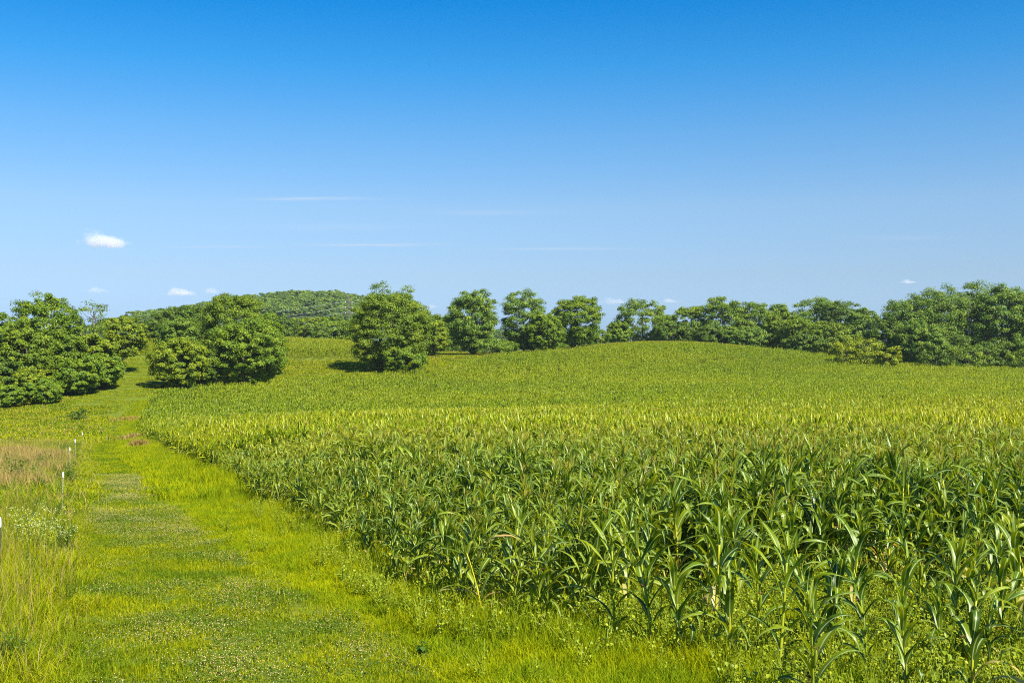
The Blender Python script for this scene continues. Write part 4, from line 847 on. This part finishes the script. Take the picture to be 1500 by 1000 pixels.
for i, (px, yt, wp, mt, lab) in enumerate(((410, 462, 56, 'dark', 'dark tree at the left end of the wood edge behind the back field'), (446, 464, 60, 'yel', 'light green rounded tree second in the wood edge'), (484, 462, 52, 'mid', 'light green tree in the middle of the wood edge, left of the pole'),
                                         (520, 466, 50, 'mid', 'tree of the wood edge right below the power pole'), (430, 478, 44, 'mid', 'low tree in front of the wood edge at left'), (500, 480, 40, 'blue', 'low tree in front of the wood edge below the pole'), (466, 470, 40, 'dark', 'dark gap filling tree between two light ones of the wood edge'),
                                         (640, 478, 60, 'mid', 'tree of the wood edge seen right of the broad solitary tree'), (205, 498, 60, 'dark', 'dark tree beyond the back field at the top of the mown slope'), (240, 492, 50, 'mid', 'low tree beyond the back field right of the slope'))):
    tree_at(px, yt, 0, 318 + 6 * (i % 3), wp, 'broadleaf_tree', lab, mt, trunk=0.05, group=G_F, n_cl=60, leaf=0.46, per=110)
# small shrub by the path in the dip
x, y = P(116, 597, 128)[:2]; tree('shrub', x, y, EYE - 97 * 128 / FPX - gz(x, y), 2.1, 'small dark shrub standing alone at the left edge of the path near the dip', cat='shrub', mat='dark', trunk=0.03, n_cl=22, per=60, leaf=0.16, seed=777)

# ------------------------------------------------------------------ far wooded hill
def hill_profile(px):
    return np.interp(px, [150, 195, 225, 250, 300, 370, 450, 495, 540, 600, 640, 680, 760, 900], [510, 498, 480, 470, 458, 446, 444, 442, 451, 465, 479, 489, 505, 508])
def make_hill():
    u = np.linspace(40, 960, 93); ys = np.linspace(560, 1500, 48); V = []
    for Y in ys:
        X = (u - 750) * 950.0 / FPX
        crest = (500 - hill_profile(u)) * 950 / FPX + 8.5
        s = np.exp(-((Y - 950) / 210.0) ** 2)
        z = EYE - 8.6 + crest * s + 1.5 * np.sin(X * 0.03) * s
        V.append(np.stack([X, np.full_like(X, Y), z], 1))
    V = np.array(V); ny, nx = V.shape[:2]; idx = np.arange(nx * ny).reshape(ny, nx)
    g = Geo(); g.add(V.reshape(-1, 3), np.stack([idx[:-1, :-1], idx[:-1, 1:], idx[1:, 1:], idx[1:, :-1]], -1).reshape(-1, 4))
    tag(link('hill', g.mesh('hill', plain('hill_floor', (0.04, 0.07, 0.02), 0.95, 0.4, 0.05), True)), 'far low hill under the woods', kind='structure')
    shp = []
    for i in range(6):
        g = Geo(); crown_geo(g, 10, 9, 0.8, 34, 0.9, 70, 5000 + i, flat=0.7, inner=0.6)
        shp.append(proto('crown_shape', g.mesh('crown_shape', [T_MATS['dark'], T_MATS['dark'], T_MATS['blue'], T_MATS['dark'], T_MATS['mid'], T_MATS['blue']][i])))
    pts = []
    for _ in range(2600):
        uu_ = rnd.uniform(195, 900); Y = rnd.uniform(800, 1030); X = (uu_ - 750) * 950.0 / FPX
        s = math.exp(-((Y - 950) / 210.0) ** 2); z = EYE - 8.6 + ((500 - float(hill_profile(uu_))) * 950 / FPX + 8.5) * s
        pts.append((X, Y, z - 1))
    n = len(pts); scatter('hill_woods', shp, np.array(pts), rng.uniform(0, 6.28, n), rng.uniform(0.6, 1.0, n) * (0.75 + 0.6 * vnoise(np.array(pts)[:, 0], np.array(pts)[:, 1], 38.0, 91)) * np.where(rng.random(n) < 0.05, 1.1, 1.0), 'far off woods covering the low hill, blue green with distance')
make_hill()

# ------------------------------------------------------------------ power line
M_pole = plain('pole_wood', (0.10, 0.09, 0.085), 0.9, 0.3, 2)
M_wire = plain('bright_wire', (0.50, 0.53, 0.55), 0.35, 0.05, 1, spec=0.6)
M_ins = plain('insulator', (0.55, 0.58, 0.60), 0.3, 0.1, 5)
arms_h = (0, -2.1, -4.6, -6.9)
def pole(px, ytop, Y, label):
    X, Y, zt = P(px, ytop, Y); z0 = gz(X, Y); h = zt - z0
    root = empty('power_pole', (X, Y, z0)); tag(root, label, 'power pole', 'poles of the power line')
    g = Geo(); tube(g, [(0, 0, -0.5), (0, 0, h / 2), (0, 0, h)], [0.30, 0.25, 0.18], 8); link('post', g.mesh('post', M_pole, True), root)
    for k_ in (1, 2, 3):
        zz = h - 0.2 + (-2.9, -5.0, -7.2)[k_ - 1]; g = Geo(); box(g, (0, -0.25, zz), (4.2 if k_ == 2 else 3.0, 0.22, 0.24)); link('crossarm', g.mesh('crossarm', M_pole), root)
        g = Geo()
        for sx_ in (-1, 1):
            tube(g, [(sx_ * 1.3, -0.25, zz + 0.12), (sx_ * 1.3, -0.25, zz + 0.5)], [0.12, 0.16], 7)
        link('insulator', g.mesh('insulator', M_ins, True), root)
    return (X, Y, zt)
pA = pole(40, 474, 400, 'power pole hidden behind the left tree cluster'); pB = pole(511, 432, 430, 'dark power pole with crossarms in front of the wooded hill'); pC = pole(600, 452, 560, 'power pole hidden behind the broad solitary tree')
for k_, (dz, nm) in enumerate(((-2.7, 'topmost'), (-4.8, 'middle'), (-7.0, 'lowest'))):
    for a, b_, side in ((pA, pB, 'left'), (pB, pC, 'right')):
        g = Geo(); t = np.linspace(0, 1, 17); pa = np.array(a) + [0, 0, dz + 0.4]; pb = np.array(b_) + [0, 0, dz + 0.4]
        pts = pa + (pb - pa) * t[:, None]; pts[:, 2] -= 4 * 2.5 * t * (1 - t) * (1 if side == 'left' else 0.3)
        tube(g, pts, 0.022, 4); tag(link('power_line', g.mesh('power_line', M_wire, True)), f'{nm} wire of the power line on the {side} of the dark pole' if side == 'left' else f'{nm} wire running from the dark pole behind the broad tree', 'wire', 'wires of the power line')

# ------------------------------------------------------------------ small clouds
def cloud(px, py, wpx, hpx, dens, label, seed):
    Y = 6000.0; X, Y, Z = P(px, py, Y); w = wpx * Y / FPX; h = hpx * Y / FPX
    g = Geo(); nu, nv = 24, 14; V = []
    for j in range(nv + 1):
        for i in range(nu):
            a = 2 * math.pi * i / nu; b_ = math.pi * (j / nv - 0.5); V.append((math.cos(a) * math.cos(b_), math.sin(a) * math.cos(b_), math.sin(b_)))
    g.add(np.array(V), [(j * nu + i, j * nu + (i + 1) % nu, (j + 1) * nu + (i + 1) % nu, (j + 1) * nu + i) for j in range(nv) for i in range(nu)])
    m, nt = newmat('cloud_vapour'); t = N(nt, 'ShaderNodeTexCoord')
    sp = N(nt, 'ShaderNodeSeparateXYZ'); L(nt, t.outputs['Object'], sp.inputs[0])
    def mth(op, a, b_=0.0, c_=0.0):
        q = N(nt, 'ShaderNodeMath', operation=op)
        for k_, v_ in enumerate((a, b_, c_)):
            if isinstance(v_, (int, float)): q.inputs[k_].default_value = v_
            else: L(nt, v_, q.inputs[k_])
        return q.outputs[0]
    # flat based and narrowing to a peak left of the middle
    zz_ = mth('ADD', sp.outputs['Z'], 0.25); up_ = mth('MAXIMUM', zz_, 0.0); dn_ = mth('MINIMUM', zz_, 0.0)
    xx_ = mth('MULTIPLY', mth('MULTIPLY_ADD', up_, 0.35, sp.outputs['X']), mth('MULTIPLY_ADD', up_, 0.9, 1.0))
    z2_ = mth('ADD', up_, mth('MULTIPLY', dn_, 2.2))
    cv_ = N(nt, 'ShaderNodeCombineXYZ'); L(nt, xx_, cv_.inputs[0]); L(nt, sp.outputs['Y'], cv_.inputs[1]); L(nt, z2_, cv_.inputs[2])
    ln = N(nt, 'ShaderNodeVectorMath', operation='LENGTH'); L(nt, cv_.outputs[0], ln.inputs[0])
    mpn = N(nt, 'ShaderNodeMapping'); mpn.inputs['Location'].default_value = (seed * 3.1, seed, 0); mpn.inputs['Scale'].default_value = (1.7, 1.0, 1.0); L(nt, t.outputs['Object'], mpn.inputs[0])
    nn_ = N(nt, 'ShaderNodeTexNoise'); nn_.inputs['Scale'].default_value = 1.5; nn_.inputs['Detail'].default_value = 5; nn_.inputs['Roughness'].default_value = 0.6; L(nt, mpn.outputs[0], nn_.inputs[0])
    # density = k * clamp(1.35 - 1.5 r - 1.7 (0.62 - noise) )
    a1 = N(nt, 'ShaderNodeMath', operation='MULTIPLY_ADD'); L(nt, ln.outputs['Value'], a1.inputs[0]); a1.inputs[1].default_value = -1.5; a1.inputs[2].default_value = -0.25
    a2 = N(nt, 'ShaderNodeMath', operation='MULTIPLY_ADD'); L(nt, nn_.outputs[0], a2.inputs[0]); a2.inputs[1].default_value = 2.9; L(nt, a1.outputs[0], a2.inputs[2])
    a3 = N(nt, 'ShaderNodeMath', operation='MULTIPLY', use_clamp=False); mr = maprange(nt, a2.outputs[0], 0.0, 0.6); L(nt, mr, a3.inputs[0]); a3.inputs[1].default_value = dens
    vp = N(nt, 'ShaderNodeVolumePrincipled'); vp.inputs['Color'].default_value = (0.97, 0.97, 0.98, 1); vp.inputs['Anisotropy'].default_value = 0.0; L(nt, a3.outputs[0], vp.inputs['Density'])
    o = N(nt, 'ShaderNodeOutputMaterial'); L(nt, vp.outputs[0], o.inputs['Volume'])
    ob = link('cloud', g.mesh('cloud', m, True)); ob.location = (X, Y, Z); ob.scale = (w / 2, w / 2.6, h / 2)
    tag(ob, label, 'cloud', 'small clouds low in the sky')
cloud(155, 350, 88, 46, 0.0105, 'largest white puffy cloud with a peaked top over the left trees', 1)
cloud(143, 424, 44, 16, 0.006, 'faint small cloud over the sparse tree', 2)
cloud(264, 427, 60, 20, 0.012, 'flat white cloud just above the left end of the wooded hill', 3)
cloud(311, 425, 30, 16, 0.012, 'small round cloud right of the flat one near the tall tree', 4)
cloud(633, 448, 30, 12, 0.008, 'small cloud in the gap right of the broad solitary tree', 5)
cloud(900, 440, 60, 18, 0.005, 'faint cloud right of the joined oval trees', 6)
cloud(982, 440, 32, 12, 0.010, 'small flat cloud above the far tree line', 7)
cloud(1331, 412, 30, 11, 0.014, 'tiny bright cloud over the leftmost big tree at right', 8)

# bushes closing the foot of the big trees
for px, yt, Y, wp, mt, lab in ((1450, 500, 214, 60, 'dark', 'dark bush under the open crowned tree near the right edge'), (1395, 490, 216, 70, 'dark', 'dark undergrowth bush between the second and third big trees'), (1510, 490, 212, 60, 'blue', 'blue green bush behind the olive bush at the right edge'), (1330, 490, 218, 60, 'blue', 'leafy bush under the leftmost big tree')):
    tree_at(px, yt, 0, Y, wp, 'bush', lab, mt, cat='bush', trunk=0.02, group='bushes above the corn crest', n_cl=45, leaf=0.3, per=120)

# ------------------------------------------------------------------ air
g = Geo(); box(g, (0, 745, 16), (3030, 1930, 90))
m, nt = newmat('haze_air'); vp = N(nt, 'ShaderNodeVolumePrincipled'); vp.inputs['Color'].default_value = (0.75, 0.87, 1.0, 1); vp.inputs['Density'].default_value = 0.00009; vp.inputs['Anisotropy'].default_value = 0.2
o = N(nt, 'ShaderNodeOutputMaterial'); L(nt, vp.outputs[0], o.inputs['Volume'])
tag(link('haze', g.mesh('haze', m)), kind='stuff')

for px, yt, Y, wp, mt, lab in ((672, 497, 285, 46, 'mid', 'low bush seen through the gap left of the first oval tree'), (700, 500, 290, 50, 'dark', 'dark low bush behind the trunk of the first oval tree'), (733, 498, 285, 40, 'mid', 'low bush behind the gap right of the first oval tree'),
                               (775, 498, 285, 50, 'dark', 'dark low bush behind the foot of the joined oval trees'), (815, 496, 285, 50, 'mid', 'low bush behind the middle of the joined oval trees'), (858, 496, 285, 46, 'dark', 'low bush behind the right end of the joined oval trees'),
                               (628, 498, 280, 50, 'mid', 'low bush in shade behind the right foot of the broad solitary tree'), (600, 500, 290, 50, 'dark', 'dark low bush behind the foot of the broad solitary tree')):
    tree_at(px, yt, 0, Y, wp, 'bush', lab, mt, cat='bush', trunk=0.02, group='low bushes behind the oval trees', n_cl=38, leaf=0.36, per=110)
